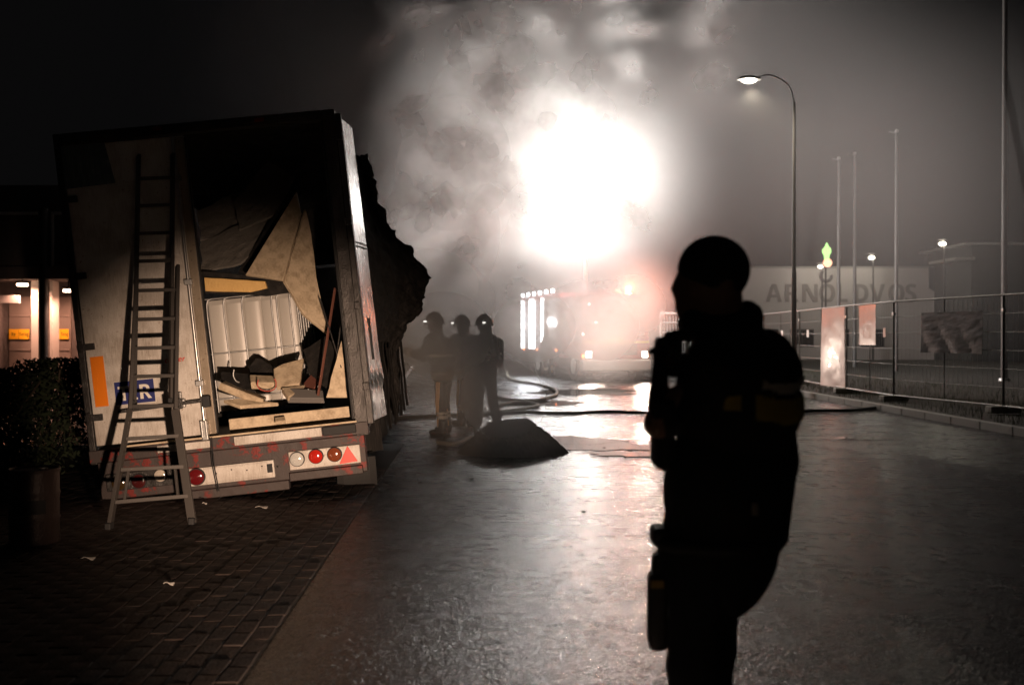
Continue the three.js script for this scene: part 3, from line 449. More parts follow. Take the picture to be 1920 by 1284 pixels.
// broken pieces lying in the opening
{
  const G = 'broken pieces lying inside the trailer opening', piece = (name, label, cat, list, th, m, jag = 0.004) => solo(name, shard(list.map(([x, y, z]) => PW(x, y, z)), th, jag), m, label, cat, G);
  piece('panel_fragment', 'long white plank slanting down over the rubble in the trailer', 'panel', [[413, 722, -0.5], [420, 722, -0.75], [496, 748, -0.55], [490, 757, -0.34]], 0.055, board, 0.001);
  piece('panel_fragment', 'upright cream board fragment with a curved top edge in the trailer', 'panel', [[515, 697, -0.7], [530, 685, -0.72], [568, 674, -0.74], [561, 722, -0.5], [520, 728, -0.48], [514, 714, -0.55]], 0.03, board, 0.003);
  piece('panel_fragment', 'dark grey folded sheet pointing up behind the cream board', 'panel', [[468, 694, -0.9], [479, 668, -0.95], [490, 672, -0.95], [518, 697, -0.85], [510, 715, -0.7], [470, 706, -0.75]], 0.02, soot, 0.006);
  piece('panel_fragment', 'small cream block in the middle of the rubble', 'panel', [[470, 710, -0.6], [514, 711, -0.55], [513, 724, -0.42], [472, 722, -0.45]], 0.06, board, 0.002);
  piece('panel_fragment', 'grey channel piece with one cream end beside the right jamb', 'panel', [[532, 732, -0.42], [604, 737, -0.32], [606, 751, -0.22], [540, 750, -0.28]], 0.05, std([0.16, 0.15, 0.14], 0.7), 0.002);
  piece('panel_fragment', 'cream slab end lying under the grey channel piece', 'panel', [[529, 731, -0.38], [570, 727, -0.5], [566, 735, -0.4], [540, 748, -0.25]], 0.04, board, 0.002);
  piece('panel_fragment', 'dark flat sheet at the left under the white plank', 'panel', [[413, 700, -0.9], [470, 702, -0.8], [478, 735, -0.5], [415, 720, -0.7]], 0.02, soot, 0.006);
  piece('panel_fragment', 'reddish brown scorched board leaning by the cream board', 'panel', [[566, 722, -0.6], [600, 690, -0.65], [602, 700, -0.5], [590, 734, -0.42]], 0.02, std([0.18, 0.06, 0.04], 0.8), 0.004);
  piece('panel_fragment', 'large black torn sheet drooping at the right of the opening', 'panel', [[566, 655, -0.8], [612, 632, -0.7], [634, 650, -0.5], [630, 738, -0.2], [600, 720, -0.4], [582, 700, -0.6]], 0.015, soot, 0.012);
  piece('panel_fragment', 'grey flat slab low behind the pale threshold board', 'panel', [[420, 752, -0.4], [448, 752, -0.42], [520, 757, -0.32], [450, 765, -0.31]], 0.03, board, 0.003);
  const cab = [[484, 712], [482, 722], [488, 730], [504, 733], [515, 728], [517, 716], [514, 710]].map(([x, y]) => PW(x, y, -0.3));
  solo('cable', tube(cab, 0.006, 40, 6), std([0.4, 0.06, 0.04], 0.5), 'thin red cable looped over the rubble in the trailer', 'cable', G);
  solo('cable', tube([[438, 693], [437, 704], [442, 714], [448, 717]].map(([x, y]) => PW(x, y, -0.6)), 0.008, 20, 6), zinc, 'short pale bent wire standing in the rubble', 'cable', G);
  const fl = []; for (let i = 0; i < 90; i++) { const s = rr(0.005, 0.018), g = new THREE.TetrahedronGeometry(s); const a = Math.pow(rnd(), 0.7); const p = TW(1.4 + 0.8 * rnd(), 0.034 + s * 0.3, -0.2 + 0.14 * a); g.rotateX(rnd() * 6).rotateY(rnd() * 6); g.translate(p.x, p.y, p.z); fl.push(g); }
  const m = shade(new THREE.Mesh(merge(fl), board)); m.name = 'crumbs'; m.userData = { label: 'pale crumbs of insulation scattered on the trailer floor', category: 'rubble', kind: 'stuff' }; scene.add(m);
  solo('foam_chunk', shard([[516, 786, -0.16], [533, 784, -0.16], [534, 791, -0.1], [517, 793, -0.1]].map(([x, y, z]) => PW(x, y, z)), 0.03, 0.001), board, 'small white chunk on the sill floor before the threshold board', 'foam', G);
}
// ================= ladder leaning on the closed door =================
{
  const dep = (px, py, o) => { let d = 8; for (let i = 0; i < 12; i++) { const h = EYE - (py - 632) / FPX * d; d = 7.93 + 0.335 * h - o; } return atDepth(px, py, d); };
  const ld = thing('ladder', 'two section aluminium ladder with flared feet leaning against the trailer door', 'ladder');
  const wood = std([0.075, 0.068, 0.062], 0.55, 0.35, { bumpMap: doorBump, bumpScale: 0.001 });
  const A = (px, py) => dep(px, py, 0), B = (px, py) => dep(px, py, 0.05);
  const upL = [A(259, 291), A(250.5, 756)], upR = [A(323, 289), A(320, 752)], at = (p, py, f) => { let lo = 0, hi = 1; for (let i = 0; i < 30; i++) { const m = (lo + hi) / 2, q = p[0].clone().lerp(p[1], m), y = 642 - FPX * V(q.x, q.y - EYE, q.z).applyAxisAngle(V(1, 0, 0), -PITCH).y / -V(q.x, q.y - EYE, q.z).applyAxisAngle(V(1, 0, 0), -PITCH).z; if (y < py) lo = m; else hi = m; } return p[0].clone().lerp(p[1], lo); };
  const up = part('upper_section', [bar(...upL, 0.028, 0.06), bar(...upR, 0.028, 0.06)], wood, ld);
  for (const y of [335, 386, 438, 490, 545, 599, 653, 706]) part('rung', bar(at(upL, y), at(upR, y - 2), 0.03, 0.028), wood, up);
  for (const p of [upL[1], upR[1]]) part('end_cap', bar(p.clone().add(V(0, 0.03, 0)), p.clone().add(V(0, -0.012, 0)), 0.036, 0.066, 0.008), rubber, up);
  const loL = [B(256, 498), B(243, 768)], loR = [B(332, 498), B(328, 768)], ftL = [B(243, 768), onGround(204, 991, 0.012)], ftR = [B(328, 768), onGround(360, 981, 0.012)];
  const low = part('lower_section', [bar(...loL, 0.03, 0.065), bar(...loR, 0.03, 0.065), bar(...ftL, 0.03, 0.065), bar(...ftR, 0.03, 0.065)], wood, ld);
  for (const y of [545, 599, 653, 706, 762]) part('rung', bar(at(loL, y), at(loR, y - 2), 0.03, 0.028), wood, low);
  for (const [y, k] of [[820, 3], [878, 3], [936, 6]]) part('rung', bar(at(ftL, y + k), at(ftR, y - k), 0.03, 0.03), wood, low);
  for (const u of [0.14, 0.86]) part('brace', bar(at(ftL, 881).lerp(at(ftR, 875), u), at(ftL, 942).lerp(at(ftR, 930), u), 0.022, 0.018), wood, low);
  for (const p of [ftL[1], ftR[1]]) part('rubber_foot', bx(p.x - 0.024, p.x + 0.024, 0.0, 0.06, p.z - 0.042, p.z + 0.042, 0.01), rubber, low);
}
// ================= fire engine, seen from the front =================
{
  const front = atDepth(1156, 632, 34), t = thing('fire_engine', 'fire engine facing the burnt trailer with headlights on and lit side lockers', 'fire engine', [front.x, 0, front.z], Math.atan2(2.0, 7.5));
  // local: +z forward, front face at z = 0, width 2.5
  const red = new THREE.MeshPhysicalMaterial({ color: new THREE.Color().setRGB(0.32, 0.02, 0.015), roughness: 0.35, clearcoat: 0.7, clearcoatRoughness: 0.15 }), white = std([0.6, 0.6, 0.58], 0.4), yel = std([0.7, 0.6, 0.06], 0.4), grey = std([0.2, 0.2, 0.2], 0.5, 0.3);
  part('cab', [bx(-1.24, 1.24, 0.75, 1.55, -2.6, 0, 0.06), bx(-1.22, 1.22, 2.5, 3.02, -2.6, -0.12, 0.1), bx(-1.22, -1.1, 1.55, 2.5, -0.24, -0.1, 0.03), bx(1.1, 1.22, 1.55, 2.5, -0.24, -0.1, 0.03), bx(-1.22, 1.22, 1.55, 2.5, -2.6, -2.45, 0.02), bx(-1.22, -1.14, 1.55, 2.5, -1.5, -1.3, 0.02), bx(1.14, 1.22, 1.55, 2.5, -1.5, -1.3, 0.02)], red, t);
  part('windscreen', bx(-1.1, 1.1, 1.56, 2.49, -0.17, -0.13, 0.015), glassDark, t);
  for (const s of [-1, 1]) { part('side_window', bx(s * 1.19 - 0.015, s * 1.19 + 0.015, 1.6, 2.45, -1.28, -0.28, 0.01), glassDark, t); part('side_window', bx(s * 1.19 - 0.015, s * 1.19 + 0.015, 1.6, 2.45, -2.42, -1.52, 0.01), glassDark, t); }
  for (let i = 0; i < 5; i++) part('grille_slat', bx(-0.75, 0.75, 0.9 + i * 0.075, 0.945 + i * 0.075, 0.002, 0.03, 0.008), black, t);
  part('bumper', bx(-1.26, 1.26, 0.34, 0.74, -0.25, 0.1, 0.07), white, t);
  part('stripe', bx(-1.2, 1.2, 1.3, 1.37, 0.001, 0.006, 0.001), yel, t);
  const np = part('number_plate', bx(-0.26, 0.26, 1.38, 1.5, 0.008, 0.022, 0.004), std([0.85, 0.5, 0.05], 0.35), t, 'yellow number plate');
  const font = await new FontLoader().loadAsync('fonts/droid/droid_sans_bold.typeface.json');
  { const g = new TextGeometry('BRANDWEER', { font, size: 0.11, depth: 0.006, curveSegments: 3 }); g.center(); g.translate(0, 1.62, -0.118); part('lettering', g, white, t); }
  for (const x of [-0.5, 0.45]) part('wiper', bar(V(x, 1.57, -0.11), V(x - 0.45, 2.0, -0.11), 0.02, 0.015), black, t);
  for (const s of [-1, 1]) part('mirror', [bx(s * 1.45 - 0.1, s * 1.45 + 0.1, 1.75, 2.25, -0.25, -0.12, 0.03), bar(V(s * 1.2, 2.3, -0.3), V(s * 1.45, 2.25, -0.18), 0.03)], black, t);
  // headlights: glowing lamps with a light of their own just in front
  for (const s of [-1, 1]) {
    const h = part('headlight', bx(s * 1.02 - 0.14, s * 1.02 + 0.14, 0.78, 1.04, 0.001, 0.05, 0.03), std([0.3, 0.3, 0.3], 0.2, 0.8), t);
    part('lamp_lens', bx(s * 1.02 - 0.1, s * 1.02 + 0.1, 0.81, 1.01, 0.051, 0.07, 0.02), glow([1, 0.82, 0.7], 18), h);
    const l = new THREE.SpotLight(new THREE.Color().setRGB(1, 0.78, 0.64), 34, 0, 0.75, 0.9); l.name = 'headlight_beam'; l.position.set(s * 1.02, 0.91, 0.12); l.target.position.set(s * 1.02 + 0.6, -0.1, 18); l.castShadow = true; l.shadow.radius = 4; t.add(l, l.target);
  }
  part('indicator', bx(-1.24, -1.18, 0.8, 0.92, 0.0, 0.04, 0.015), glow([1, 0.25, 0.04], 9), t); part('indicator', bx(1.18, 1.24, 0.8, 0.92, 0.0, 0.04, 0.015), std([0.5, 0.15, 0.02], 0.3), t);
  // body with roller-shutter lockers
  part('body', [bx(-1.25, 1.25, 0.95, 1.06, -7.6, -2.7, 0.02), bx(-1.25, 1.25, 2.9, 3.1, -7.6, -2.7, 0.03), bx(-0.5, 1.25, 1.06, 2.9, -7.6, -2.7, 0.02)], red, t);
  for (const z of [-2.75, -4.3, -4.5, -6.0, -6.2, -7.55]) part('locker_frame', bx(-1.25, -0.5, 1.06, 2.9, z - 0.06, z + 0.06, 0.01), grey, t);
  const lockers = [[-4.25, -2.82, 0], [-5.95, -4.55, 1], [-7.5, -6.25, 1]];
  for (const [z0, z1, open] of lockers) {
    if (!open) { const sh = part('locker_shutter', bx(-1.2, -1.17, 1.08, 2.88, z0, z1, 0.004), alu, t); for (let i = 0; i < 18; i++) part('slat', bx(-1.215, -1.201, 1.09 + i * 0.1, 1.175 + i * 0.1, z0 + 0.01, z1 - 0.01, 0.004), alu, sh); continue; }
    const eq = part('locker_gear', [bx(-1.0, -0.55, 1.1, 1.6, z0 + 0.1, z0 + 0.6, 0.02), bx(-1.05, -0.55, 1.66, 1.7, z0, z1, 0.004), bx(-1.0, -0.6, 1.7, 2.1, z0 + 0.3, z1 - 0.2, 0.02)], grey, t);
    for (const z of [z0 + 0.05, z1 - 0.05]) part('locker_light', bx(-1.3, -1.2, 1.05, 3.0, z - 0.07, z + 0.07, 0.01), glow([0.95, 0.97, 1], 14), eq);
    const l = new THREE.PointLight(0xf2f6ff, 8); l.name = 'locker_lamp'; l.position.set(-1.38, 2.1, (z0 + z1) / 2); l.castShadow = true; l.shadow.radius = 8; t.add(l);
  }
  for (let i = 0; i < 6; i++) part('side_lamp', bx(-1.36, -1.27, 3.13, 3.27, -7.3 + i * 0.82, -7.12 + i * 0.82, 0.02), glow([0.93, 0.96, 1], 16), t);
  for (const z of [-7.3, -5.4, -2.9]) part('side_marker', bx(-1.275, -1.255, 0.98, 1.05, z, z + 0.1, 0.008), glow([1, 0.22, 0.05], 8), t);
  for (const z of [-0.95, -5.3]) for (const s of [-1, 1]) { const w = part('wheel', new THREE.CylinderGeometry(0.5, 0.5, 0.3, 28).rotateZ(Math.PI / 2).translate(s * 1.08, 0.5, z), rubber, t); part('rim', new THREE.CylinderGeometry(0.28, 0.28, 0.32, 20).rotateZ(Math.PI / 2).translate(s * 1.08, 0.5, z), white, w); }
  part('chassis', bx(-0.9, 0.9, 0.45, 0.95, -7.4, -0.3, 0.02), black, t);
  // roof: light bar, ladder gantry, amber beacon, raised mast
  part('light_bar', bx(-1.0, 0.3, 3.03, 3.16, -0.7, -0.4, 0.04), std([0.25, 0.28, 0.35], 0.25), t);
  for (const [x, y, z] of [[-0.95, 2.62, -0.1], [-1.2, 1.6, 0.0], [-0.7, 2.0, -0.1]]) part('position_lamp', new THREE.SphereGeometry(0.03, 10, 8).translate(x, y, z), glow([1, 0.85, 0.7], 12), t);
  const bea = part('beacon', [new THREE.CylinderGeometry(0.1, 0.12, 0.06, 20).translate(0.62, 3.05, -0.5)], black, t);
  part('beacon_light', new THREE.CylinderGeometry(0.085, 0.095, 0.17, 20).translate(0.62, 3.165, -0.5), glow([1, 0.5, 0.12], 22), bea);
  const bl = new THREE.PointLight(new THREE.Color().setRGB(1, 0.2, 0.07), 55); bl.name = 'beacon_lamp'; bl.position.set(0.62, 3.2, -0.34); bl.castShadow = true; bl.shadow.radius = 5; t.add(bl);
  const mast = part('mast', [rod(V(0.0, 3.1, -3.2), V(0.0, 4.4, -3.2), 0.07, 0.07, 14)], zinc, t);
  t.updateMatrixWorld(true); const lp = t.worldToLocal(LAMP.clone());
  part('mast_section', rod(V(0.0, 4.4, -3.2), V(lp.x, lp.y - 0.25, lp.z - 0.1), 0.05, 0.05, 12), zinc, mast);
  part('mast_bracket', bx(lp.x - 0.75, lp.x + 0.75, lp.y - 0.28, lp.y - 0.22, lp.z - 0.2, lp.z - 0.1, 0.01), zinc, mast);
  for (const [x, y] of [[-0.5, -0.02], [0, -0.02], [0.5, -0.02], [-0.25, 0.3], [0.25, 0.3]]) { const fl = part('floodlight', bx(lp.x + x - 0.2, lp.x + x + 0.2, lp.y + y - 0.14, lp.y + y + 0.14, lp.z - 0.2, lp.z - 0.05, 0.02), black, mast); part('lamp_glass', bx(lp.x + x - 0.18, lp.x + x + 0.18, lp.y + y - 0.12, lp.y + y + 0.12, lp.z - 0.049, lp.z - 0.03, 0.005), glow([1, 0.96, 0.9], 60), fl); }
  const ml = new THREE.PointLight(new THREE.Color().setRGB(1, 0.965, 0.92), MASTPOWER); ml.name = 'mast_floodlight'; ml.position.set(lp.x, lp.y + 0.1, lp.z + 0.4); ml.castShadow = true; ml.shadow.radius = 20; t.add(ml);
}
// ================= people =================
const cloth = (c, r = 0.9) => std(c, r, 0, { bumpMap: doorBump, bumpScale: 0.004 });
const skin = std([0.2, 0.11, 0.075], 0.6), navy = cloth([0.012, 0.013, 0.017]), hivis = std([0.32, 0.24, 0.03], 0.6), silver = std([0.55, 0.5, 0.42], 0.45), turnout = cloth([0.022, 0.02, 0.02]), bootMat = std([0.012, 0.012, 0.012], 0.5);
// the officer in the foreground, 1.82 m tall, back three quarters turned, hand at the shoulder radio
{
  const D = 3.2, base = atDepth(1340, 632, D), px = (x, y, dz = 0) => { const p = atDepth(x, y, D - dz * 0); return V(p.x - base.x, p.y, dz); };
  const t = thing('person', 'person in dark police jacket and knitted cap holding a radio up to the shoulder', 'person', [base.x, 0, base.z]);
  const shL = px(1320, 694, 0.12), shR = px(1452, 680, -0.13), elL = px(1217, 784, 0.2), wrL = px(1225, 692, 0.15), elR = px(1466, 870, -0.1), wrR = px(1450, 1010, -0.02);
  const hipL = px(1308, 1040, 0.06), hipR = px(1345, 1040, -0.06), knL = px(1290, 1228, 0.1), knR = px(1336, 1225, -0.05), anL = px(1286, 1455, 0.1), anR = px(1345, 1452, -0.1);
  const head = [blob(px(1334, 512), [0.103, 0.118, 0.09]), blob(px(1316, 550, 0), [0.075, 0.075, 0.07]), cap(px(1276, 522), px(1268, 541), 0.011, 0.017), cap(px(1284, 562), px(1288, 566), 0.024), cap(px(1286, 584), px(1300, 590), 0.03), blob(px(1352, 532, 0.085), [0.02, 0.032, 0.012]), cap(px(1343, 570), px(1350, 650), 0.084, 0.088)];
  const trunk = [blob(px(1382, 740), [0.165, 0.19, 0.13]), blob(px(1358, 920), [0.16, 0.24, 0.13]), blob(px(1335, 1060), [0.145, 0.15, 0.13]), cap(shL, shR, 0.075)];
  const body = [...head, ...trunk, cap(shL, elL, 0.055, 0.04), cap(elL, wrL, 0.032, 0.02), cap(shR, elR, 0.055, 0.045), cap(elR, wrR, 0.042, 0.03), cap(hipL, knL, 0.08, 0.058), cap(knL, anL, 0.055, 0.04), cap(hipR, knR, 0.08, 0.058), cap(knR, anR, 0.055, 0.04)];
  const lo = [-0.36, -0.02, -0.3], hi = [0.36, 1.9, 0.36];
  const hl = handMesh(wrL, V(0.28, 1, -0.1), V(1, 0.0, -0.5), V(-0.5, 0.1, -0.8), 1.1, 1.0), hr = handMesh(wrR, V(-0.22, -1, 0.12), V(-0.9, 0.2, 0.3), V(-0.4, -0.1, -0.8), 0.45, 1.0);
  part('body', meshField(sdf(body, 0.03), lo, hi, 110), skin, t); for (const g of [hl, hr]) part('glove', g, black, t);
  const jk = meshField(sdf([...trunk.map((p) => p.t ? blob(p.c, p.r.map((r) => r + 0.035)) : cap(p.a, p.b, p.ra + 0.025)), blob(px(1386, 770), [0.195, 0.17, 0.16]), blob(px(1350, 1020), [0.19, 0.2, 0.16]), cap(shL, px(1246, 778, 0.19), 0.07, 0.05), cap(shR, px(1468, 700, -0.12), 0.098), cap(shR, elR, 0.095, 0.08), cap(elR, wrR.clone().lerp(elR, 0.04), 0.078, 0.055), cap(px(1300, 604, 0.03), px(1350, 628, 0.1), 0.045), cap(px(1350, 628, 0.1), px(1402, 598, 0.0), 0.05), cap(px(1400, 588, 0), px(1404, 584, 0), 0.026), cap(px(1302, 606, -0.03), px(1396, 600, -0.06), 0.05)], 0.03), lo, hi, 120, 0.012);
  const jacket = part('jacket', jk, navy, t);
  part('forearm_sleeve', meshField(sdf([cap(px(1246, 778, 0.19), elL, 0.05, 0.042), cap(elL, wrL, 0.04, 0.024)], 0.01), [elL.x - 0.1, elL.y - 0.1, 0.05], [elL.x + 0.14, wrL.y + 0.06, 0.32], 44, 0.006), navy, jacket);
  const yy = (py) => EYE - (py - 632) / FPX * D, xx = (x) => (x - 1340) / FPX * D;
  bands(jk, (c, n) => n.z > -0.35 && c.x > xx(1392) && c.y < yy(744 - 0.14 * Math.abs((c.x - xx(1450)) * 583)) && c.y > yy(790 - 0.2 * Math.abs((c.x - xx(1455)) * 583)), hivis, jacket, 'faded yellow band');
  bands(jk, (c, n) => n.z > -0.35 && c.x > xx(1405) && c.y < yy(718 - 0.14 * Math.abs((c.x - xx(1450)) * 583)) && c.y > yy(736 - 0.25 * Math.abs((c.x - xx(1452)) * 583)), silver, jacket);
  bands(jk, (c, n) => n.z > 0.1 && c.x > xx(1338) && c.x < xx(1368) && c.y < yy(735) && c.y > yy(762), hivis, jacket);
  part('pocket_flap', bx(xx(1384), xx(1396), yy(948), yy(925), 0.175, 0.19, 0.004), std([0.2, 0.17, 0.14], 0.6), jacket);
  const belt = px(1345, 1012); part('belt', new THREE.TorusGeometry(0.198, 0.024, 8, 40).rotateX(Math.PI / 2).scale(0.96, 1, 0.82).translate(belt.x, belt.y, 0), black, t);
  part('pouch', bx(xx(1220), xx(1252), yy(1020), yy(985), -0.05, 0.06, 0.018), black, t);
  const hol = part('holster', [bx(xx(1214), xx(1250), yy(1214), yy(1070), -0.03, 0.06, 0.02), bx(xx(1222), xx(1258), yy(1100), yy(1035), -0.02, 0.045, 0.015)], black, t); part('holster_strap', bx(xx(1216), xx(1240), yy(1094), yy(1080), 0.061, 0.066, 0.002), std([0.3, 0.18, 0.03], 0.6), hol);
  part('sleeve_flap', bx(xx(1205), xx(1246), yy(794), yy(742), 0.13, 0.24, 0.012), navy, jacket);
  part('chest_pouch', bx(xx(1224), xx(1262), yy(880), yy(800), -0.08, 0.08, 0.03), navy, t);
  const tr = [cap(hipL, knL, 0.098, 0.078), cap(knL, anL, 0.076, 0.066), cap(hipR, knR, 0.1, 0.08), cap(knR, anR, 0.078, 0.068), blob(px(1332, 1070), [0.165, 0.14, 0.15])];
  part('trousers', meshField(sdf(tr, 0.04), lo, hi, 100, 0.012), navy, t);
  for (const a of [anL, anR]) part('boot', meshField(sdf([cap(V(a.x, 0.16, a.z), V(a.x, 0.07, a.z), 0.062, 0.06), cap(V(a.x, 0.05, a.z), V(a.x - 0.12, 0.045, a.z - 0.1), 0.05, 0.042)], 0.04), [a.x - 0.24, -0.01, a.z - 0.24], [a.x + 0.16, 0.26, a.z + 0.16], 40), bootMat, t);
  const bc = px(1335, 506); part('knitted_cap', meshField(sdf([blob(bc, [0.109, 0.106, 0.1]), blob(px(1346, 506), [0.1, 0.1, 0.1])], 0.03, (d, x, y, z) => Math.max(d, yy(534) - y - 0.32 * (x - xx(1300)))), [bc.x - 0.14, bc.y - 0.12, -0.14], [bc.x + 0.14, bc.y + 0.14, 0.14], 60, 0.003), cloth([0.01, 0.01, 0.012]), t);
  // the radio in the raised hand
  const rp = px(1246, 652, 0.13).add(t.position), r = thing('handheld_radio', 'black handheld radio gripped in the raised hand of the person in the cap', 'radio', rp.toArray());
  part('case', [bx(-0.046, 0.036, -0.034, 0.036, -0.055, 0.02, 0.014), bx(-0.008, 0.03, -0.09, -0.025, -0.045, 0.01, 0.012)], black, r); part('aerial', rod(V(-0.02, 0.004, -0.02), V(-0.064, -0.014, -0.03), 0.014, 0.009), black, r); part('display', bx(0.045, 0.05, -0.02, 0.02, -0.01, 0.03, 0.001), std([0.4, 0.36, 0.34], 0.3), r);
}
// firefighters: helmet, turnout coat and trousers with reflective tape
function firefighter(label, pos, turn, arms, lean = 0, group = 'firefighters at the scene') {
  const t = thing('person', label, 'person', [pos.x, 0, pos.z], turn, group), L = (x, y, z) => V(x, y, z + lean * sst(0.8, 1.6, y));
  const sh = [L(-0.19, 1.45, 0), L(0.19, 1.45, 0)], hip = [V(-0.1, 0.93, 0), V(0.1, 0.93, 0)], kn = [V(-0.15, 0.5, 0.07), V(0.16, 0.5, -0.02)], an = [V(-0.2, 0.1, 0.04), V(0.21, 0.1, -0.08)], lo = [-0.62, -0.02, -0.4], hi = [0.62, 1.95, 0.72];
  const trunk = [blob(L(0, 1.28, 0), [0.17, 0.22, 0.12]), blob(L(0, 1.0, 0), [0.15, 0.16, 0.12]), cap(sh[0], sh[1], 0.07)], hd = [blob(L(0, 1.68, 0.02), [0.078, 0.115, 0.095]), cap(L(0, 1.66, 0.11), L(0, 1.64, 0.125), 0.012), cap(L(0, 1.6, 0), L(0, 1.45, 0), 0.055, 0.06)];
  const aL = arms[0].map((p) => L(...p)), aR = arms[1].map((p) => L(...p)), A = [[sh[0], aL], [sh[1], aR]];
  const hands = A.map(([, [e, w]], i) => handMesh(w, w.clone().sub(e), V(i ? -1 : 1, -0.2, 0), V(0, 0.6, 0.6), 1.0, 1.1));
  part('body', [meshField(sdf([...trunk, ...hd, ...A.flatMap(([s, [e, w]]) => [cap(s, e, 0.05, 0.042), cap(e, w, 0.04, 0.03)]), ...[0, 1].flatMap((i) => [cap(hip[i], kn[i], 0.08, 0.055), cap(kn[i], an[i], 0.05, 0.04)])], 0.05), lo, hi, 80), ...hands], skin, t);
  const coat = meshField(sdf([blob(L(0, 1.27, 0), [0.225, 0.26, 0.175]), blob(L(0, 0.95, 0), [0.21, 0.2, 0.175]), cap(sh[0], sh[1], 0.1), cap(L(0, 1.53, 0), L(0, 1.5, 0), 0.095), blob(L(0, 1.25, -0.2), [0.11, 0.24, 0.09]), ...A.flatMap(([s, [e, w]]) => [cap(s, e, 0.088, 0.074), cap(e, e.clone().lerp(w, 0.9), 0.07, 0.056)])], 0.05), lo, hi, 84, 0.012);
  const c = part('turnout_coat', coat, turnout, t), inR = (v, a, b) => v > a && v < b;
  bands(coat, (p) => inR(p.y, 0.86, 0.9) || inR(p.y, 0.93, 0.955), silver, c); bands(coat, (p) => inR(p.y, 1.2, 1.235) && Math.abs(p.x) < 0.26, silver, c);
  bands(coat, (p) => inR(Math.abs(p.x), 0.12, 0.15) && inR(p.y, 1.24, 1.52), silver, c);
  for (const [, [e, w]] of A) { const m = e.clone().lerp(w, 0.55); bands(coat, (p) => { const k = p.clone().sub(e).dot(w.clone().sub(e)) / w.distanceToSquared(e); return inR(k, 0.5, 0.68) && p.distanceTo(m) < 0.12; }, silver, c); }
  const tro = meshField(sdf([...[0, 1].flatMap((i) => [cap(hip[i], kn[i], 0.105, 0.086), cap(kn[i], an[i], 0.084, 0.078)]), blob(V(0, 0.93, 0), [0.19, 0.13, 0.16])], 0.03), lo, hi, 80, 0.012);
  const tp = part('turnout_trousers', tro, turnout, t); bands(tro, (p) => inR(p.y, 0.26, 0.31) || inR(p.y, 0.33, 0.36), silver, tp); bands(tro, (p, n) => Math.abs(n.z) < 0.75 && Math.abs(p.z + 0.0) < 0.035 && Math.abs(p.x) > 0.1 && inR(p.y, 0.14, 0.82), std([0.75, 0.42, 0.16], 0.5), tp, 'orange reflective side stripe');
  for (const a of an) part('boot', meshField(sdf([cap(V(a.x, 0.2, a.z), V(a.x, 0.07, a.z), 0.075, 0.07), cap(V(a.x, 0.055, a.z), V(a.x * 1.1, 0.05, a.z + 0.17), 0.055, 0.05)], 0.04), [a.x - 0.14, -0.01, a.z - 0.14], [a.x + 0.14, 0.3, a.z + 0.28], 36), bootMat, t);
  const hx = L(0, 1.7, 0.01), hm = part('helmet', [new THREE.LatheGeometry([[0.0, 0.186], [0.03, 0.183], [0.06, 0.172], [0.09, 0.152], [0.115, 0.122], [0.132, 0.085], [0.141, 0.04], [0.144, 0.015], [0.158, -0.004], [0.155, -0.012], [0.125, 0.0], [0.115, 0.05]].map(([x, y]) => new THREE.Vector2(x, y)), 30).scale(0.95, 1, 1.1).translate(hx.x, hx.y, hx.z), bx(-0.01, 0.01, hx.y + 0.1, hx.y + 0.194, hx.z - 0.06, hx.z + 0.06, 0.02)], std([0.06, 0.055, 0.05], 0.35), t);
  part('neck_guard', new THREE.CylinderGeometry(0.115, 0.12, 0.14, 20, 1, true, Math.PI / 2, Math.PI).translate(hx.x, hx.y - 0.08, hx.z), cloth([0.03, 0.028, 0.025]), hm);
  part('helmet_lamp', new THREE.CylinderGeometry(0.011, 0.011, 0.05, 12).rotateX(Math.PI / 2).translate(0.145, hx.y + 0.04, hx.z + 0.1), glow([1, 0.95, 0.88], 2), hm);
  const cy = part('air_cylinder', [new THREE.CapsuleGeometry(0.075, 0.34, 6, 16).translate(0, 1.24, -0.28 + lean * 0.6), bx(-0.12, 0.12, 1.0, 1.5, -0.2 + lean * 0.6, -0.185 + lean * 0.6, 0.01)], std([0.1, 0.09, 0.06], 0.4), t); part('valve', new THREE.CylinderGeometry(0.02, 0.02, 0.08, 10).translate(0, 1.02, -0.28 + lean * 0.6), zinc, cy);
  return t;
}
const hang = [[-0.34, 1.17, 0.02], [-0.36, 0.93, 0.1]], hangR = [[0.34, 1.17, 0.02], [0.36, 0.93, 0.1]], hose = [[-0.3, 1.2, 0.18], [-0.14, 1.27, 0.5]], hoseR = [[0.3, 1.2, 0.16], [0.1, 1.3, 0.52]];
const ffA = onGround(832, 815), ffB = onGround(876, 797), ffC = onGround(912, 800), ffD = onGround(1030, 706);
firefighter('firefighter in a dark helmet aiming a hose nozzle at the trailer side', ffA, -Math.PI / 2 - 0.35, [hose, hoseR], 0.14);
firefighter('firefighter standing right behind the one with the nozzle, helping with the hose', ffB, -Math.PI / 2 - 0.7, [hang, hoseR], 0.1);
firefighter('firefighter with arms hanging beside the sand heap, back turned to the fire engine', ffC, -Math.PI / 2 + 0.6, [[[-0.36, 1.2, -0.02], [-0.3, 1.0, 0.2]], hangR], 0.03);
firefighter('firefighter standing alone against the lit lockers of the fire engine', ffD, 0.5, [hang, hangR], 0);
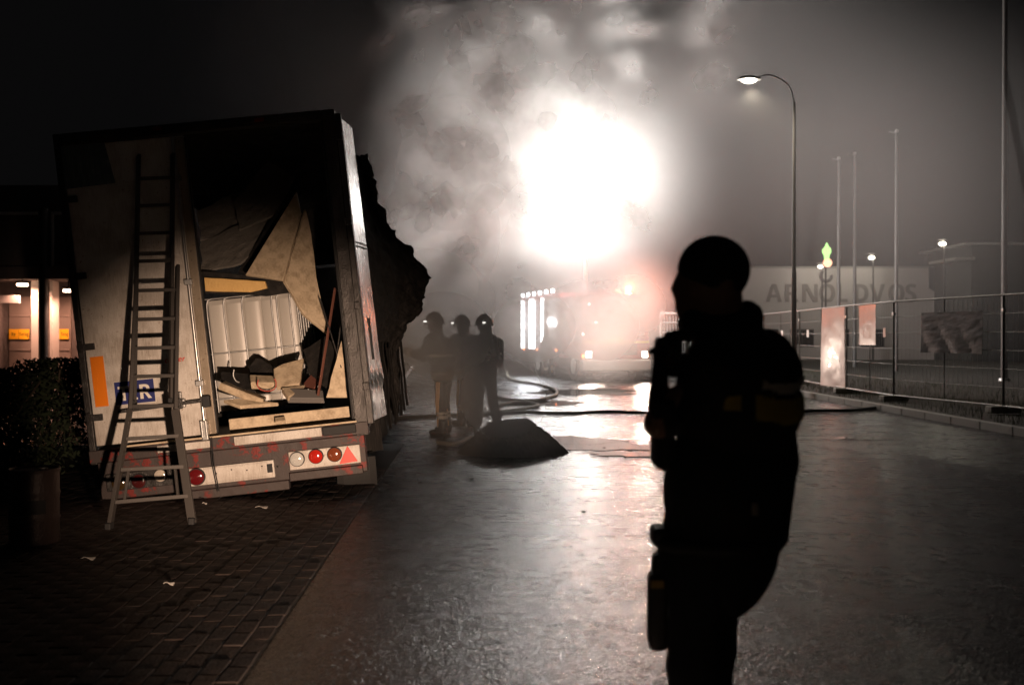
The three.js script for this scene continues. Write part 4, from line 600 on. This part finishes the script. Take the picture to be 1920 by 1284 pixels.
{ const p = V(ffA.x - 0.42, 1.27, ffA.z + 0.0), n = thing('hose_nozzle', 'metal hose nozzle held by the firefighter beside the trailer', 'nozzle', p.toArray(), -Math.PI / 2 - 0.35);
  part('barrel', new THREE.LatheGeometry([[0, -0.2], [0.03, -0.2], [0.03, 0.05], [0.04, 0.07], [0.045, 0.2], [0.03, 0.21], [0, 0.2]].map(([x, y]) => new THREE.Vector2(x, y)), 16).rotateX(Math.PI / 2), sootMetal, n); part('grip', bx(-0.015, 0.015, -0.12, -0.02, -0.04, 0.0, 0.008), black, n); part('lever', tube([V(-0.03, 0, 0), V(-0.03, 0.06, -0.02), V(0.03, 0.06, -0.02), V(0.03, 0, 0)], 0.006, 16, 6), zinc, n); }
// ================= hoses, heap, drum =================
const hoseMat = std([0.2, 0.18, 0.15], 0.6, 0, { bumpMap: doorBump, bumpScale: 0.002 });
const gp = (list, y) => list.map(([x, z]) => { const p = onGround(x, z); return V(p.x, y, p.z); });
solo('fire_hose', tube(gp([[976, 684], [958, 692], [951, 706], [965, 716], [1000, 722], [1035, 731], [1044, 741], [1030, 749], [985, 756], [945, 752], [925, 742], [922, 728]], 0.05), 0.042, 120, 10), hoseMat, 'pale fire hose looping on the wet road behind the firefighters', 'hose');
solo('fire_hose', tube(gp([[880, 781], [930, 777], [985, 770], [1010, 764], [975, 758], [930, 764]], 0.045), 0.04, 100, 10), hoseMat, 'fire hose doubled back beside the dark heap', 'hose');
solo('fire_hose', tube(gp([[700, 790], [820, 784], [900, 781], [980, 777], [1060, 779], [1140, 776], [1230, 778], [1330, 775], [1420, 778], [1520, 774], [1600, 773], [1650, 768], [1730, 767], [1800, 762]], 0.04), 0.036, 120, 10), std([0.03, 0.028, 0.027], 0.6), 'dark fire hose lying straight across the whole road', 'hose');
solo('fire_hose', tube([...gp([[820, 835], [850, 838], [880, 826]], 0.04), V(ffA.x + 0.5, 0.05, ffA.z + 0.3), V(ffA.x + 0.34, 0.6, ffA.z + 0.05), V(ffA.x + 0.1, 1.1, ffA.z + 0.02), V(ffA.x - 0.25, 1.25, ffA.z)], 0.03, 80, 10), hoseMat, 'attack hose running up to the nozzle of the firefighter by the trailer', 'hose');
{
  const c = onGround(952, 856), N = 90, M = 26, g = new THREE.BufferGeometry(), pos = [], idx = [];
  for (let j = 0; j <= M; j++) for (let i = 0; i < N; i++) { const a = i / N * 6.2832, r = j / M, R = 0.72 * (1 + 0.1 * fbm(Math.cos(a) * 1.2, Math.sin(a) * 1.2, 2.2, 3)), x = Math.cos(a) * r * R * 1.02, z = Math.sin(a) * r * R * 0.8 - 0.45; const h = 0.43 * (1 - Math.pow(Math.min(1, Math.max(0, (r - 0.28) / 0.74)), 1.25)) * (1 + 0.1 * fbm(x * 2, z * 2, 4, 2)) + 0.09 * fbm(x * 5, z * 5, 1, 4) * (1 - 0.5 * r) + 0.05 * fbm(x * 16, z * 16, 3, 3) - 0.03 * r; pos.push(c.x + x + 0.06, Math.max(h, -0.03), c.z + z); }
  for (let j = 0; j < M; j++) for (let i = 0; i < N; i++) { const a = j * N + i, b = j * N + (i + 1) % N; idx.push(a, a + N, b, b, a + N, b + N); }
  g.setAttribute('position', new THREE.Float32BufferAttribute(pos, 3)); g.setIndex(idx); g.computeVertexNormals(); if (g.attributes.normal.getY(5 * N) < 0) { const ix = g.index.array; for (let t = 0; t < ix.length; t += 3) { const s = ix[t]; ix[t] = ix[t + 1]; ix[t + 1] = s; } g.computeVertexNormals(); }
  const uv = new Float32Array(pos.length / 3 * 2); for (let i = 0; i < uv.length / 2; i++) { uv[2 * i] = pos[3 * i] * 2; uv[2 * i + 1] = pos[3 * i + 2] * 2; } g.setAttribute('uv', new THREE.BufferAttribute(uv, 2));
  solo('sand_heap', g, std([0.16, 0.14, 0.12], 0.95, 0, { bumpMap: doorBump, bumpScale: 0.03 }), 'dark ragged heap of wet sand dumped on the road', 'heap');
  const cr = []; for (let i = 0; i < 260; i++) { const s = Math.pow(rnd(), 2.5) * 0.018 + 0.004, q = new THREE.IcosahedronGeometry(s, 0), p = rnd() < 0.4 ? onGround(rr(1000, 1215), rr(826, 862)) : rnd() < 0.5 ? onGround(rr(840, 1060), rr(835, 872)) : onGround(rr(690, 1100), rr(835, 960)); q.scale(rr(0.8, 1.8), rr(0.3, 0.7), rr(0.8, 1.6)); q.rotateY(rnd() * 6); q.translate(p.x, s * 0.25, p.z); cr.push(q); }
  const m = shade(new THREE.Mesh(merge(cr), soot)); m.name = 'rubble'; m.userData = { label: 'wet black crumbs and ash strewn over the road around the heap', category: 'rubble', kind: 'stuff' }; scene.add(m);
}
{
  const p = onGround(51, 1024), t = thing('drum', 'small dark ribbed drum standing on the bricks left of the ladder', 'drum', [p.x, 0.004, p.z - 0.1]), blue = std([0.07, 0.05, 0.045], 0.45, 0.2, { bumpMap: doorBump, bumpScale: 0.004 });
  const r = 0.172; part('shell', new THREE.LatheGeometry([[0, 0.01], [r * 0.95, 0.01], [r, 0], [r, 0.02], [r * 0.985, 0.03], [r * 0.985, 0.17], [r * 1.03, 0.185], [r * 0.985, 0.2], [r * 0.985, 0.35], [r * 1.03, 0.365], [r * 0.985, 0.38], [r * 0.985, 0.52], [r * 1.02, 0.53], [r * 1.02, 0.545], [r * 0.95, 0.545], [r * 0.95, 0.53], [0, 0.53]].map(([x, y]) => new THREE.Vector2(x, y)), 40), blue, t);
  part('bung', new THREE.CylinderGeometry(0.03, 0.03, 0.02, 16).translate(0.08, 0.54, 0.03), zinc, t); part('label_band', new THREE.CylinderGeometry(r * 0.99, r * 0.99, 0.1, 30, 1, true, -0.6, 1.5).translate(0, 0.28, 0), std([0.02, 0.02, 0.02], 0.6), t);
}
// small litter on the bricks
for (const [x, y, s] of [[490, 955, 0.05], [383, 948, 0.02], [165, 1052, 0.04], [316, 1100, 0.03]]) solo('litter', sheet((a, b) => { const p = onGround(x, y); return V(p.x + (a - 0.5) * s * 2, 0.022 + 0.01 * Math.sin(a * 5) * b, p.z + (b - 0.5) * s); }, 6, 4, 0.002), std([0.6, 0.57, 0.52], 0.5), 'scrap of pale litter on the wet bricks behind the trailer', 'litter', 'scraps of litter on the bricks');

// ================= fence =================
const fenceMat = std([0.22, 0.21, 0.2], 0.5, 0.6);
function fencePanel(a, b, h, label, open = 0.12) {
  const t = thing('site_fence', label, 'fence', [a.x, a.y, a.z], 0, 'mesh panels of the site fence'), B = b.clone().sub(a), U = (u, y) => V(B.x * u, B.y * u + y, B.z * u), top = h, bot = open;
  part('frame', [rod(U(0, bot), U(0, top), 0.021), rod(U(1, bot), U(1, top), 0.021), rod(U(0, top), U(1, top), 0.019), rod(U(0, bot), U(1, bot), 0.019)], fenceMat, t);
  const w = []; for (let i = 1; i < 6; i++) w.push(rod(U(0, bot + (top - bot) * i / 6), U(1, bot + (top - bot) * i / 6), 0.006, 0.006, 5)); const n = Math.round(B.length() / 0.14); for (let i = 1; i < n; i++) w.push(rod(U(i / n, bot), U(i / n, top), i === Math.round(n / 2) ? 0.012 : 0.0022, i === Math.round(n / 2) ? 0.012 : 0.0022, 5));
  part('wire_mesh', w, fenceMat, t);
  const blk = boxUV(new RoundedBoxGeometry(0.22, 0.13, 0.6, 1, 0.03)); blk.rotateY(Math.atan2(B.x, B.z) + Math.PI / 2); blk.translate(0, 0.06, 0); part('foot', blk, concrete, t);
  part('clamp', bx(-0.03, 0.03, h - 0.3, h - 0.24, -0.04, 0.04, 0.008), zinc, t);
  return t;
}
const gF = (px, d) => { const p = atDepth(px, 632, d); p.y = 0.14; return p; };
const F = [gF(1395, 38.5), gF(1432, 33), gF(1500, 28.7), gF(1588, 24.2), gF(1677, 21.2), gF(1883, 17.9), gF(2150, 14.6)];
const FL = ['fence panel furthest down the row beside the street lamp', 'fence panel standing beside the street lamp pole', 'fence panel carrying the tall pale banner at its end', 'fence panel carrying the short pale banner', 'fence panel carrying the creased grey tarpaulin', 'fence panel standing past the tall dark pole'];
for (let i = 0; i < 6; i++) fencePanel(F[i], F[i + 1], 2.12, FL[i]);
{ const a = gF(1240, 37), b = gF(1420, 40); a.y = b.y = 0.02; const t = thing('barrier', 'white barred barrier panel behind the person in the knitted cap', 'barrier', a.toArray()), B = b.clone().sub(a), U = (u, y) => V(B.x * u, y, B.z * u), wm = std([0.8, 0.8, 0.78], 0.4);
  part('frame', [bar(U(0, 0), U(0, 2.38), 0.07), bar(U(1, 0), U(1, 2.38), 0.07), bar(U(0, 2.36), U(1, 2.36), 0.07), bar(U(0, 0.15), U(1, 0.15), 0.05)], wm, t); for (const y of [2.02, 1.66, 1.3, 0.9, 0.5]) part('rail', bar(U(0, y), U(1, y), 0.04), wm, t); const n = 34; for (let i = 1; i < n; i++) part('upright', bar(U(i / n, 0.15), U(i / n, 2.36), 0.02), wm, t); }
function onFence(i, u0, u1, y0, y1, off, wob) { const a = F[i], b = F[i + 1], B = b.clone().sub(a), n = V(B.z, 0, -B.x).normalize(); if (n.x > 0) n.negate(); return sheet((s, v) => { const p = a.clone().addScaledVector(B, u0 + (u1 - u0) * s); p.y += y0 + (y1 - y0) * v; return p.addScaledVector(n, off + wob(s, v)); }, 24, 40, 0.003); }
const tarp = (c) => new THREE.MeshPhysicalMaterial({ color: new THREE.Color().setRGB(...c), roughness: 0.35, clearcoat: 0.2, side: THREE.DoubleSide });
solo('banner', onFence(2, 0.55, 0.99, 0.1, 2.1, 0.04, (s, v) => 0.03 * fbm(s * 2, v * 3, 1, 3) + 0.05 * Math.sin(s * 5 + 1) * (1 - v)), tarp([0.36, 0.24, 0.21]), 'tall pale plastic banner hanging full height on the site fence', 'banner');
solo('banner', onFence(3, 0.33, 0.68, 1.18, 2.09, 0.04, (s, v) => 0.012 * fbm(s * 3, v * 3, 4, 3)), tarp([0.3, 0.18, 0.15]), 'short pale banner hanging from the top rail of the fence', 'banner');
solo('banner', onFence(4, 0.3, 0.85, 1.05, 1.85, 0.04, (s, v) => 0.02 * Math.abs(Math.sin((s - 0.5) * 9 + v * 3)) * (1 - v) + 0.012 * fbm(s * 6, v * 6, 4, 3)), tarp([0.06, 0.055, 0.055]), 'creased dark grey tarpaulin tied to the fence', 'banner');
for (const [i, u, c, lab] of [[1, 0.55, [0.7, 0.68, 0.65], 'small pale plate clipped to the fence wire close to the street lamp'], [2, 0.2, [0.7, 0.68, 0.65], 'small pale plate clipped to the fence wire before the tall banner'], [3, 0.82, [0.75, 0.35, 0.25], 'small orange red plate on the fence wire next to the short banner']]) solo('fence_sign', onFence(i, u, u + 0.05, 1.36, 1.56, 0.03, () => 0), std(c, 0.5), lab, 'sign', 'small plates on the site fence');
{ const p = onGround(1553, 734, 0.0), t = thing('ground_lamp', 'small pale bollard stub lying at the foot of the fence', 'bollard', [p.x, 0, p.z]); part('stub', rod(V(0, 0.0, 0), V(0.03, 0.2, 0), 0.05, 0.04, 12), std([0.8, 0.76, 0.7], 0.4), t); part('collar', new THREE.TorusGeometry(0.05, 0.012, 8, 20).rotateX(Math.PI / 2).translate(0.015, 0.1, 0), zinc, t); }

// ================= lamp posts and flagpoles =================
const poleMat = std([0.1, 0.095, 0.09], 0.55, 0.4);
{
  const b = gF(1489, 25); b.y = 0.12; const hd = atDepth(1405, 151, 24.4), t = thing('street_lamp', 'lit street lamp on a tall slim pole rising behind the fence', 'street lamp', b.toArray()), q = (x, y, z) => V(x - b.x, y - b.y, z - b.z);
  const top = EYE + (632 - 200) / FPX * 25; part('pole', [rod(V(0, 0, 0), V(0, 3, 0), 0.075, 0.06, 14), rod(V(0, 3, 0), V(0, top, 0), 0.05, 0.035, 14)], poleMat, t);
  part('arm', tube([V(0, top - 0.05, 0), V(-0.1, top + 0.35, 0), q(hd.x + 0.5, hd.y + 0.14, hd.z), q(hd.x + 0.25, hd.y + 0.1, hd.z)], 0.016, 24, 8), poleMat, t);
  const h = part('head', new THREE.SphereGeometry(0.3, 20, 10, 0, 6.2832, 0, 1.5708).scale(1, 0.35, 0.55).translate(hd.x - b.x, hd.y - b.y + 0.02, hd.z - b.z), std([0.3, 0.3, 0.3], 0.4, 0.5), t);
  part('lamp_glass', new THREE.SphereGeometry(0.19, 20, 10, 0, 6.2832, 1.5708, 1.5708).scale(1, 0.4, 0.9).translate(hd.x - b.x, hd.y - b.y + 0.015, hd.z - b.z), glow([1, 0.9, 0.75], 14), h);
  const l = new THREE.SpotLight(new THREE.Color().setRGB(1, 0.86, 0.66), 50, 0, 1.35, 0.5); l.name = 'street_lamp_light'; l.position.set(hd.x - b.x, hd.y - b.y - 0.12, hd.z - b.z); l.target.position.set(hd.x - b.x, 0, hd.z - b.z); l.castShadow = true; l.shadow.radius = 6; t.add(l, l.target);
}
for (const [px, topPy, d, lab] of [[1573, 303, 44, 'flagpole beside the green sign'], [1603, 294, 46, 'thin flagpole between two thicker poles'], [1681, 253, 40, 'tallest pale flagpole before the white building']]) {
  const b = atDepth(px, 632, d), h = EYE + (632 - topPy) / FPX * d, t = thing('flagpole', lab, 'flagpole', [b.x, 0.1, b.z], 0, 'flagpoles in the yard'); part('pole', rod(V(0, 0, 0), V(0, h, 0), 0.09, 0.05, 14), std([0.14, 0.135, 0.13], 0.5, 0.2), t); part('finial', new THREE.SphereGeometry(0.08, 12, 8).translate(0, h + 0.05, 0), zinc, t); part('outrigger', rod(V(0, h - 0.03, 0), V(-0.3, h + 0.02, 0), 0.02, 0.02, 8), zinc, t);
}
{ const b = gF(1884, 31); const t = thing('flagpole', 'tall dark pole rising out of frame behind the fence', 'flagpole', b.toArray()); part('pole', rod(V(0, 0, 0), V(0, 12, 0), 0.1, 0.07, 16), poleMat, t); part('base_plate', new THREE.CylinderGeometry(0.16, 0.18, 0.08, 16).translate(0, 0.04, 0), zinc, t); }
// lamps far off in the yard: glowing glass and a light of the same colour
function yardLamp(px, py, d, r, c, k, pw, label) {
  const p = atDepth(px, py, d), t = thing('yard_lamp', label, 'lamp', [p.x, 0.1, p.z]); part('pole', rod(V(0.12, 0, -0.05), V(0.12, p.y, -0.05), 0.05, 0.04, 10), sootMetal, t); part('head', bx(-0.2, 0.16, p.y + r * 0.7, p.y + r * 0.7 + 0.05, -0.15, 0.1, 0.02), sootMetal, t); part('lamp_glass', new THREE.SphereGeometry(r, 16, 10).scale(1.2, 0.7, 1).translate(0, p.y - 0.1, 0), glow(c, k), t);
  const l = new THREE.PointLight(new THREE.Color().setRGB(...c), pw); l.name = 'yard_lamp_light'; l.position.set(0, p.y - 0.1, 0); l.castShadow = true; t.add(l);
}
yardLamp(1635, 483, 60, 0.16, [1, 0.92, 0.75], 12, 8, 'small white lamp on a post over the white building');
yardLamp(1768, 457, 52, 0.16, [1, 0.9, 0.7], 12, 10, 'small white lamp beside the canopy roof');
yardLamp(1539, 500, 60, 0.13, [1, 0.9, 0.75], 10, 6, 'small white lamp below the green sign');
{ const p = atDepth(1550, 475, 55), t = thing('lit_sign', 'glowing green sign on a post with a red glow below it', 'sign', [p.x, 0.1, p.z]); part('post', rod(V(0, 0, -0.1), V(0, p.y, -0.1), 0.05, 0.05, 10), sootMetal, t);
  const s = new THREE.Shape([[-0.1, -0.42], [0.1, -0.42], [0.12, -0.2], [0.21, -0.05], [0.2, 0.15], [0.1, 0.25], [0, 0.46], [-0.1, 0.22], [-0.2, 0.12], [-0.21, -0.06], [-0.12, -0.2]].map(([x, y]) => new THREE.Vector2(x, y))); part('sign_light', new THREE.ExtrudeGeometry(s, { depth: 0.12, bevelEnabled: true, bevelSize: 0.02, bevelThickness: 0.02, bevelSegments: 1 }).translate(0, p.y, 0), glow([0.45, 1, 0.25], 2.2), t); part('signal_light', new THREE.SphereGeometry(0.24, 16, 12).translate(0.07, p.y - 0.62, 0), glow([1, 0.42, 0.25], 3), t); }

// ================= buildings =================
{
  const c0 = atDepth(1385, 632, 62), c1 = atDepth(1812, 632, 62), hgt = EYE + (632 - 503) / FPX * 62, t = thing('white_building', 'low white commercial building with large dark lettering behind the fence', 'building', [c0.x, 0, c0.z]), W = c1.x - c0.x;
  const wm = std([0.42, 0.39, 0.37], 0.8, 0, { bumpMap: doorBump, bumpScale: 0.004 }); part('wall', bx(0, W, 0, hgt, -8, 0, 0.02), wm, t); part('parapet', bx(-0.05, W + 0.05, hgt, hgt + 0.12, -8.05, 0.05, 0.02), concrete, t);
  const font = await new FontLoader().loadAsync('fonts/droid/droid_sans_bold.typeface.json'), xs = (px) => (px - 1385) / FPX * 62, ys = (py) => EYE - (py - 632) / FPX * 62;
  'ARNOLDVOS'.split('').forEach((ch, i) => { const g = new TextGeometry(ch, { font, size: 1.12, depth: 0.05, curveSegments: 4 }); g.translate(xs(1436 + i * 32.5), ys(566), 0.005); part('letter', g, std([0.2, 0.18, 0.17], 0.7), t); });
  part('emblem', new THREE.TorusGeometry(0.34, 0.09, 8, 24, 4.2).rotateZ(2.2).translate(xs(1549), ys(517), 0.05), std([0.12, 0.1, 0.1], 0.6), t);
  { const s = new THREE.Shape([[1742, 500], [1775, 500], [1775, 540], [1758, 550], [1742, 540]].map(([x, y]) => new THREE.Vector2(xs(x), ys(y)))); part('shield_sign', new THREE.ExtrudeGeometry(s, { depth: 0.08, bevelEnabled: false }).translate(0, 0, 0.005), std([0.03, 0.035, 0.045], 0.5), t, 'dark shield-shaped sign'); }
  for (const x of [1, 3.2, 5.4, 7.6]) { const w = part('window', bx(x, x + 1.5, 0.9, 2.0, 0.002, 0.03, 0.01), std([0.06, 0.06, 0.06], 0.5), t); part('pane', bx(x + 0.06, x + 0.72, 0.96, 1.94, 0.031, 0.04, 0.003), glassDark, w); part('pane', bx(x + 0.78, x + 1.44, 0.96, 1.94, 0.031, 0.04, 0.003), glassDark, w); }
  const a0 = atDepth(1822, 632, 57), a1 = atDepth(1878, 632, 57), ah = EYE + (632 - 456) / FPX * 57, u = thing('dark_annex', 'dark tall shed with a pale roof edge beside the white building', 'building', [a0.x, 0, a0.z]); part('wall', bx(0, a1.x - a0.x + 6, 0, ah - 0.1, -6, 0, 0.02), std([0.03, 0.032, 0.03], 0.7), u); part('roof_edge', bx(-0.5, a1.x - a0.x + 6, ah - 0.1, ah + 0.02, -6.1, 0.25, 0.01), std([0.3, 0.29, 0.27], 0.6), u); part('canopy', bx(-1.2, -0.05, ah - 1.0, ah - 0.85, -3, 0.6, 0.02), std([0.2, 0.19, 0.17], 0.6), u); part('door', bx(1, 3.6, 0, 3, 0.002, 0.04, 0.01), std([0.05, 0.05, 0.05], 0.5), u);
}
{
  const d = 27, X = (px, o = 0) => (px - 960) / FPX * (d + o), Y = (py, o = 0) => EYE - (py - 632) / FPX * (d + o), z = -d, t = thing('lit_building', 'dark building with lit loading bays and yellow door signs left of the trailer', 'building', [0, 0, 0]);
  const wall = std([0.12, 0.1, 0.095], 0.8, 0, { bumpMap: doorBump, bumpScale: 0.01 }), pale = std([0.55, 0.5, 0.46], 0.6), panel = std([0.2, 0.16, 0.14], 0.6);
  part('wall', bx(X(-260), X(230), 0, Y(330), z - 6, z - 1.6, 0.02), wall, t); part('soffit', bx(X(-260), X(230), Y(524), Y(500), z - 1.6, z + 0.2, 0.02), wall, t); part('upper_wall', bx(X(-260), X(230), Y(500) + 0.003, Y(380), z - 1.59, z - 0.3, 0.02), wall, t);
  for (const [a, b] of [[-120, -104], [-40, -26], [57, 75], [92, 98], [152, 166]]) part('pillar', bx(X(a, 0.5), X(b, 0.5), 0, Y(524), z - 0.9, z - 0.5, 0.015), pale, t);
  part('gutter_pipe', rod(V(X(84), 0, z + 0.12), V(X(84), Y(392), z + 0.12), 0.12, 0.12, 12), black, t);
  for (const [a, b] of [[-20, 69], [88, 150], [-100, -28]]) part('window_surround', [bx(X(a), X(b), Y(398) - 0.04, Y(398) + 0.04, z - 0.29, z - 0.2, 0.01), bx(X(b) - 0.06, X(b), Y(500), Y(398), z - 0.29, z - 0.2, 0.01), bx(X(a), X(a) + 0.06, Y(500), Y(398), z - 0.29, z - 0.2, 0.01)], pale, t);
  for (const [a, b, w] of [[14, 56, 1], [98, 130, 1], [-90, -46, 0], [170, 205, 0]]) {
    const o = 1.45, x0 = X(a, o), x1 = X(b, o), dr = part('bay_door', bx(x0, x1, 0, Y(556, o), z - 1.59, z - 1.5, 0.01), panel, t); for (let i = 0; i < 4; i++) part('door_rib', bx(x0 + 0.02, x1 - 0.02, Y(690 - i * 32, o), Y(690 - i * 32, o) + 0.05, z - 1.499, z - 1.47, 0.01), panel, dr);
    if (w) { const tx = printed(256, 96, (c, W, H) => { c.fillStyle = '#f0b018'; c.fillRect(0, 0, W, H); c.fillStyle = '#3a2a10'; c.font = 'bold 44px sans-serif'; c.textBaseline = 'middle'; c.fillText('Re', 30, H / 2); c.fillText('Terug', 130, H / 2); c.fillRect(122, 0, 3, H); }); const sg = part('door_sign', bx(x0 + 0.03, x1 - 0.03, Y(636, o), Y(617, o), z - 1.46, z - 1.44, 0.004), std([0.8, 0.45, 0.03], 0.5), dr); const g = new THREE.PlaneGeometry(x1 - x0 - 0.07, Y(617, o) - Y(636, o) - 0.01); g.translate((x0 + x1) / 2, (Y(617, o) + Y(636, o)) / 2, z - 1.436); part('print', g, std(0xffffff, 0.5, 0, { map: tx }), sg); } }
  part('fascia_board', bx(X(-30), X(28), Y(568), Y(553), z - 0.3, z - 0.2, 0.01), std([0.3, 0.27, 0.26], 0.6), t);
  for (const [px, py, zz] of [[38, 534, -0.1], [122, 545, -0.2], [-60, 540, -0.2]]) { const x = X(px), y = Y(py), L = part('wall_lamp', [bx(x - 0.16, x + 0.16, y + 0.05, y + 0.11, z + zz - 0.1, z + zz + 0.1, 0.02), rod(V(x, y + 0.1, z + zz), V(x, Y(524), z + zz), 0.02)], black, t); part('lamp_glass', bx(x - 0.13, x + 0.13, y - 0.03, y + 0.045, z + zz - 0.08, z + zz + 0.08, 0.02), glow([1, 0.62, 0.4], 14), L); const l = new THREE.SpotLight(new THREE.Color().setRGB(1, 0.5, 0.33), 26, 0, 1.35, 0.4); l.name = 'wall_lamp_light'; l.position.set(x, y - 0.06, z + zz); l.target.position.set(x, 0, z + zz - 0.8); l.castShadow = true; l.shadow.radius = 5; t.add(l, l.target); }
}
// ================= bushes left of the trailer =================
function bush(px, py, r, h, label) {
  const c = onGround(px, py), t = thing('bush', label, 'bush', [c.x, 0, c.z], 0, 'bushes beside the trailer'), st = [], lf = [];
  for (let i = 0; i < 11; i++) { const a = rnd() * 6.28, k = rr(0.3, 1); st.push(tube([V(0, 0, 0), V(Math.cos(a) * r * 0.3 * k, h * 0.4, Math.sin(a) * r * 0.3 * k), V(Math.cos(a) * r * 0.8 * k, h * rr(0.7, 1), Math.sin(a) * r * 0.8 * k)], 0.012, 8, 5)); }
  for (let i = 0; i < 2600; i++) { const a = rnd() * 6.28, u = Math.pow(rnd(), 0.5), y = h * Math.pow(rnd(), 0.8), w = r * u * (1 - 0.5 * Math.pow(y / h, 2)) * (1 + 0.5 * fbm(Math.cos(a) * 2, y * 2, Math.sin(a) * 2, 3)), s = rr(0.025, 0.05), g = new THREE.BufferGeometry(); const p = V(Math.cos(a) * w, y, Math.sin(a) * w), e = V(rr(-1, 1), rr(-1, 1), rr(-1, 1)).normalize(), f = V(rr(-1, 1), rr(-1, 1), rr(-1, 1)).cross(e).normalize(); const P = [p.clone().addScaledVector(e, -s), p.clone().addScaledVector(f, s * 0.45), p.clone().addScaledVector(e, s), p.clone().addScaledVector(f, -s * 0.45)]; g.setAttribute('position', new THREE.Float32BufferAttribute([P[0], P[1], P[2], P[0], P[2], P[3]].flatMap((q) => q.toArray()), 3)); g.computeVertexNormals(); lf.push(g); }
  part('stem', st, std([0.06, 0.045, 0.03], 0.9), t); part('foliage', lf, std([0.02, 0.03, 0.012], 1, 0, { side: THREE.DoubleSide }), t);
}
bush(20, 880, 0.9, 1.1, 'leafy dark bush at the edge of the lot behind the drum'); bush(95, 850, 0.8, 1.2, 'leafy dark bush close to the trailer flank'); bush(-60, 930, 0.8, 1.2, 'low dark bush left of the drum'); bush(125, 800, 0.9, 1.15, 'tall dark bush before the lit loading bays');
// ================= work light that falls on the trailer from behind the photographer =================
{
  const p = WORK.clone(), t = thing('work_light', 'halogen work light on a tripod aimed at the back of the trailer', 'lamp', [p.x, 0, p.z]), y = p.y;
  for (let i = 0; i < 3; i++) { const a = i * 2.094 + 0.5; part('leg', rod(V(Math.cos(a) * 0.35, 0, Math.sin(a) * 0.35), V(0, y * 0.6, 0), 0.012), black, t); } part('pole', rod(V(0, y * 0.5, 0), V(0, y - 0.1, 0), 0.014), zinc, t);
  const dir = WORKAIM.clone().sub(p).normalize(), h = new THREE.Group(); h.name = 'lamp_head'; h.position.set(0, y, 0); h.quaternion.setFromUnitVectors(V(0, 0, 1), dir); t.add(h); part('housing', [bx(-0.13, 0.13, -0.09, 0.09, -0.1, 0.0, 0.02), bar(V(0, -0.14, -0.04), V(0, -0.08, -0.04), 0.03)], black, h); part('lamp_glass', bx(-0.11, 0.11, -0.07, 0.07, 0.001, 0.01, 0.004), glow([1, 0.7, 0.46], 3), h);
  const l = new THREE.SpotLight(new THREE.Color().setRGB(1, 0.68, 0.48), WORKPOWER, 0, 0.235, 1); l.name = 'work_light_beam'; l.position.copy(dir.clone().multiplyScalar(0.04).add(V(0, y, 0))); l.target.position.copy(dir.clone().multiplyScalar(9).add(V(0, y, 0))); l.castShadow = true; l.shadow.radius = 3; t.add(l, l.target);
}
renderer.render(scene, camera);
